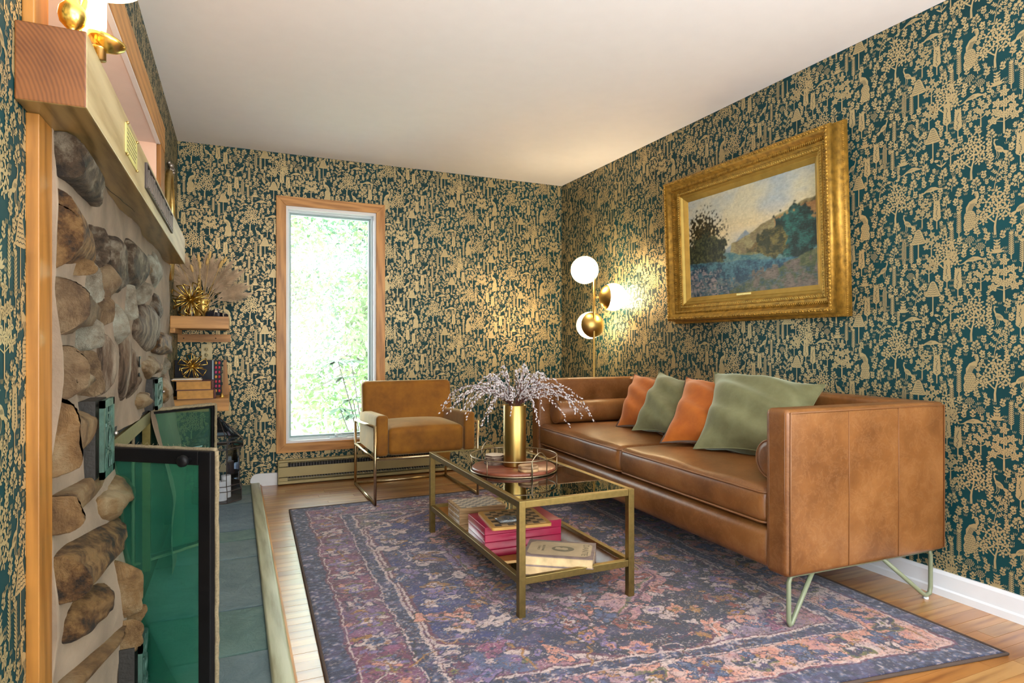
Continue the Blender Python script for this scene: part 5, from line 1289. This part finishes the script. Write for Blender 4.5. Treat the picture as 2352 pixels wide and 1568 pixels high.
# the old book
P0, P1, P2, P3 = (1.155, 2.415), (1.392, 2.250), (1.276, 2.073), (1.055, 2.226)
cxb, cyb = sum(p[0] for p in (P0, P1, P2, P3))/4, sum(p[1] for p in (P0, P1, P2, P3))/4; ang = math.atan2(P1[1]-P0[1], P1[0]-P0[0])
t = thing('old_book', (cxb+.0, cyb+.0, MZ), 'aged book titled DANTE lying on the mirrored shelf behind the near leg', 'book', None, ang)
bw, bl, bh = .283, .205, .040
MB().box((-bw/2, -bl/2, 0), (bw/2, bl/2, .003)).box((-bw/2, -bl/2, bh-.003), (bw/2, bl/2, bh)).build('cover', MT['book_cover'], t)
MB().softbox((0, bl/2-.004, bh/2), (bw, .012, bh), .0058, 4).build('spine', MT['book_cover'], t)
MB().box((-bw/2+.004, -bl/2+.003, .003), (bw/2-.004, bl/2-.006, bh-.003)).build('pages', MT['paper_page'], t)
c_ = .022; w_, l_ = bw*.455, bl*.40
MB().add([(-w_+c_, -l_, bh+.0004), (w_-c_, -l_, bh+.0004), (w_, -l_+c_, bh+.0004), (w_, l_-c_, bh+.0004), (w_-c_, l_, bh+.0004), (-w_+c_, l_, bh+.0004), (-w_, l_-c_, bh+.0004), (-w_, -l_+c_, bh+.0004)], [tuple(range(8))]).build('cover_plate', MT['book_plate'], t)
def text(body, size, loc, rz, mat, par, name='lettering', sx=1, ext=.0002):
    c = bpy.data.curves.new(name, 'FONT'); c.body = body; c.size = size; c.extrude = ext; c.align_x = 'CENTER'; c.align_y = 'CENTER'; c.materials.append(mat)
    o = font_mesh(c, name); o.parent = par; o.location = loc; o.rotation_euler = (0, 0, rz); o.scale = (sx, 1, 1); return o
text('DANTE', .036, (w_-.026, 0, bh+.0008), -PI/2, MT['ink'], t, sx=1.15)
text('THE DIVINE', .014, (-w_+.060, 0, bh+.0008), -PI/2, MT['ink'], t); text('COMEDY', .014, (-w_+.042, 0, bh+.0008), -PI/2, MT['ink'], t)
MB().add([(.012+.046*math.cos(q), .033*math.sin(q), bh+.0007) for q in [2*PI*i/32 for i in range(32)]], [tuple(range(32))]).build('oval_medallion', MT['ink'], t)
MB().add([(.034, -.006, bh+.001), (.030, .012, bh+.001), (.012, .016, bh+.001), (.004, .010, bh+.001), (-.004, .018, bh+.001), (-.018, .016, bh+.001), (-.022, -.004, bh+.001), (-.006, -.012, bh+.001), (.010, -.012, bh+.001), (.022, -.016, bh+.001)], [tuple(range(10))]).build('profile', MT['book_plate'], t)

# ------------------------------------------------------------------ floor lamp
LX, LY = 2.445, 3.965
FLP = thing('floor_lamp', (LX, LY, 0), 'brass floor lamp with three glass globes in the corner behind the sofa', 'floor lamp')
MB().lathe([(.125, 0), (.13, .004), (.13, .014), (.12, .018), (.012, .022), (.0085, .03), (.0085, 1.62), (.006, 1.625), (0, 1.626)], (0, 0, 0), 36).build('pole', MT['brass_b'], FLP)
rv = Vector((.9128, -.4085, 0)); fv = Vector((.4085, .9128, 0)); D0 = LX*.4085+LY*.9128
for (u, v, ax, cap, nm) in ((1343, 620, fv*.9+rv*.35+Vector((0, 0, -.1)), 0.9, 'upper'), (1408, 682, -rv*.93-fv*.25, 1.02, 'middle'), (1355, 747, -fv*.9+rv*.30+Vector((0, 0, .05)), 1.12, 'lower')):
    gr = .104; lx = (u-1370)/1421*D0; depth = {'upper': -.03, 'middle': -.02, 'lower': .085}[nm]; DD = D0+depth
    pos = rv*((u-1176)/1421*DD)+fv*DD-Vector((LX, LY, 0)); pos.z = CH+(790-v)/1421*DD
    g_ = MB().ball((0, 0, 0), gr, 48).build('globe', MT['globe'], FLP, pos)
    MB().ball((0, 0, 0), .076, 32).build('bulb', MT['bulb'], g_, -ax.normalized()*.012)
    q = ax.normalized().to_track_quat('Z', 'Y').to_matrix().to_4x4(); nn = 10
    if nm == 'upper': cap *= .6
    prof = [(gr*1.015*math.sin(cap*i/nn)*1.0+.0, gr*1.015*math.cos(cap*i/nn)) for i in range(nn, -1, -1)]
    MB().lathe(prof, (0, 0, 0), 40, M=q, caps=False).build('cap', MT['brass_b'], g_)
    pp = Vector((0, 0, pos.z)); MB().tube([pos+(pp-pos)*.3, pp], .006, 8).build('arm', MT['brass_b'], FLP)

# ------------------------------------------------------------------ framed painting
fy0, fy1, fz0, fz1 = 2.005, 3.262, 1.163, 2.085; fa = .040
FW_, FH_ = fy1-fy0, (fz1-fz0)
PF = thing('framed_painting', (XR-.004, (fy0+fy1)/2, fz0), 'landscape oil painting in a deep carved gold frame above the sofa', 'painting')
PF.rotation_euler = (0, -fa, 0)
# local axes: x = -out of the wall, y along the wall, z up
gold = flat('gilt_gesso', (.36, .20, .03), .42, .6, var=.4, vs=40, bmp=.5); gold2 = flat('gilt_flat', (.50, .34, .08), .36, .6, var=.1, vs=20)
def frame_ring(name, prof, mat, smooth=False):
    mb = MB(); k = len(prof)
    for cy_, cz_ in ((-1, 0), (1, 0), (1, 1), (-1, 1)):
        for ins, hh in prof: mb.v.append((-hh, cy_*(FW_/2-ins), ins if cz_ == 0 else FH_-ins))
    for s_ in range(4):
        e_ = (s_+1) % 4
        for i in range(k-1): mb.f.append([s_*k+i, e_*k+i, e_*k+i+1, s_*k+i+1]); mb.m.append(0); mb.s.append(smooth)
    return mb.build(name, mat, PF)
frame_ring('outer_molding', [(.0, .0), (.0, .02), (.006, .028), (.010, .03), (.022, .075), (.018, .082), (.020, .098), (.030, .108), (.042, .106), (.050, .094)], gold, True)
frame_ring('cove', [(.050, .094), (.058, .078), (.070, .066), (.084, .060), (.090, .062), (.094, .056)], gold, True)
frame_ring('patterned_band', [(.094, .056), (.096, .060), (.116, .056), (.118, .050)], gold)
frame_ring('liner', [(.118, .050), (.122, .052), (.134, .040), (.138, .042), (.162, .026), (.164, .020)], gold2)
def ornament(name, ins, hh, step, size, mat):
    mb = MB(); rs = random.Random(int(ins*1000)); b = MB().ball((0, 0, 0), 1, 6)
    sides = [((-FW_/2+ins, ins), (FW_/2-ins, ins)), ((FW_/2-ins, ins), (FW_/2-ins, FH_-ins)), ((FW_/2-ins, FH_-ins), (-FW_/2+ins, FH_-ins)), ((-FW_/2+ins, FH_-ins), (-FW_/2+ins, ins))]
    for (a, b0), (c, d) in sides:
        L = math.hypot(c-a, d-b0); n = int(L/step); ang = math.atan2(d-b0, c-a)
        for i in range(n+1):
            t_ = i/n; M_ = Matrix.Translation((-hh, a+(c-a)*t_, b0+(d-b0)*t_)) @ Matrix.Rotation(ang+.6*(1 if size[1] != size[2] else 0)*(1 if i % 2 else -.2 if ins < .04 else 1), 4, 'X') @ Matrix.Diagonal((size[0], size[1], size[2], 1))
            mb.add([M_ @ Vector(v) for v in b.v], b.f, 0, True)
    o = mb.build(name, mat, PF); o['kind'] = 'stuff'; return o
ornament('leaf_carving', .034, .106, .017, (.006, .012, .006), gold)
ornament('bead_carving', .006, .026, .010, (.004, .004, .004), gold)
ornament('fluted_carving', .070, .068, .012, (.010, .004, .013), gold)
ornament('scroll_carving', .106, .058, .014, (.003, .008, .004), gold2)
# oil painting
cw_, ch_ = FW_-.32, FH_-.32; nu2, nv2 = 440, 280
A, B = np.meshgrid(np.linspace(0, 1, nu2), np.linspace(0, 1, nv2), indexing='ij')   # A: left to right as seen, B: up
a1, b1_ = A+(fbm(A, B, 51, 6)-.5)*.05, B+(fbm(A, B, 52, 8)-.5)*.06
nz1, nz2 = fbm(A*1.5, B, 53, 14, 5), fbm(A*1.5, B, 54, 50, 3)
def L3(*c): return lin([x/255 for x in c])
img = mixc(np.broadcast_to(L3(196, 190, 160), A.shape+(3,)), np.broadcast_to(L3(160, 172, 175), A.shape+(3,)), np.clip((fbm(A, B, 55, 4)-.4)*3, 0, 1))
img = mixc(img, np.broadcast_to(L3(222, 196, 140), img.shape), np.clip(1-np.abs(b1_-.62)*5, 0, 1)*.6)
def soft(m, k=3):
    m = m.astype(float)
    for _ in range(k): m = (m+np.roll(m, 1, 0)+np.roll(m, -1, 0)+np.roll(m, 1, 1)+np.roll(m, -1, 1))/5
    return m
brush = fbm(A*3, B*9, 61, 22, 3)
def region(mask, c0, c1, n):
    global img
    cc = mixc(np.broadcast_to(c0, img.shape), np.broadcast_to(c1, img.shape), np.clip(n+(brush-.5)*1.1, 0, 1)); t_ = soft(mask)[..., None]; img = img*(1-t_)+cc*t_
N1 = (nz1-.3)*2.2
region(b1_ < .60-.9*np.abs(a1-.50)-.02, L3(120, 135, 150), L3(140, 150, 150), N1)
region((b1_ < .50+.42*(a1-.42)) & (a1 > .38), L3(120, 105, 70), L3(150, 140, 95), N1)
region((b1_ < .34+.68*(a1-.42)+.03*np.sin(A*90)*(nz2)) & (a1 > .50), L3(70, 70, 40), L3(120, 95, 50), N1)
region((b1_ < .62+.36*(a1-.75)) & (a1 > .72), L3(140, 95, 50), L3(165, 125, 70), N1)
region(b1_ < .46-.10*np.sin(a1*3), L3(110, 110, 70), L3(150, 140, 95), N1)
region(b1_ < .40+.06*np.sin(a1*9), L3(45, 100, 112), L3(105, 135, 125), N1)
r1 = np.hypot((a1-.86)/.16, (b1_-.46)/.24)+(nz1-.5)*.9; region(r1 < 1, L3(18, 38, 32), L3(40, 100, 90), (nz1-.45)*3)
r1 = np.hypot((a1-.70)/.12, (b1_-.42)/.13)+(nz1-.5)*.9; region(r1 < 1, L3(50, 52, 22), L3(125, 110, 50), (nz1-.4)*3)
r1 = np.hypot((a1-.14)/.15, (b1_-.60)/.22)+(nz2-.5)*2.0; region(r1 < .95, L3(28, 26, 14), L3(92, 80, 35), (nz2-.35)*2)
r1 = np.hypot((a1-.16)/.19, (b1_-.42)/.18)+(nz1-.5)*.8; region(r1 < 1, L3(25, 35, 30), L3(80, 85, 50), (nz2-.35)*2)
region(b1_ < .30-.10*(a1-.5), L3(28, 62, 84), L3(70, 118, 130), N1+(nz2-.5))
region((b1_ < .02+.42*(a1-.3)) & (a1 > .35), L3(70, 82, 50), L3(120, 115, 78), N1)
region((b1_ < .17) & (brush > .50), L3(40, 70, 82), L3(120, 115, 105), N1)
region((a1 > .55) & (b1_ < .16+.1*a1) & (nz1 > .5), L3(60, 62, 48), L3(120, 105, 95), N1)
region((a1+.25*(nz1-.5)+.3*b1_ < .30) & (b1_ < .30) & (nz2+.6*(brush-.5) > .56), L3(84, 92, 104), L3(150, 135, 132), nz2)
img = img*(.72+.36*nz2[..., None]+.28*brush[..., None])
PP = np.stack([np.full(A.shape, -.024)-.0012*nz2, cw_/2-A*cw_, .16+B*ch_], -1)
MT['oil'] = vcol('oil_paint', .32, .35, 160, .15)
grid_mesh('canvas', PP, img, MT['oil'], PF)
box('backing', (-.020, -FW_/2+.02, .02), (-.002, FW_/2-.02, FH_-.02), MT['walnut'], PF)
box('title_plate', (-.050, -.055, .146), (-.0465, .055, .158), MT['brass'], PF, .001).rotation_euler = (0, 0, 0)
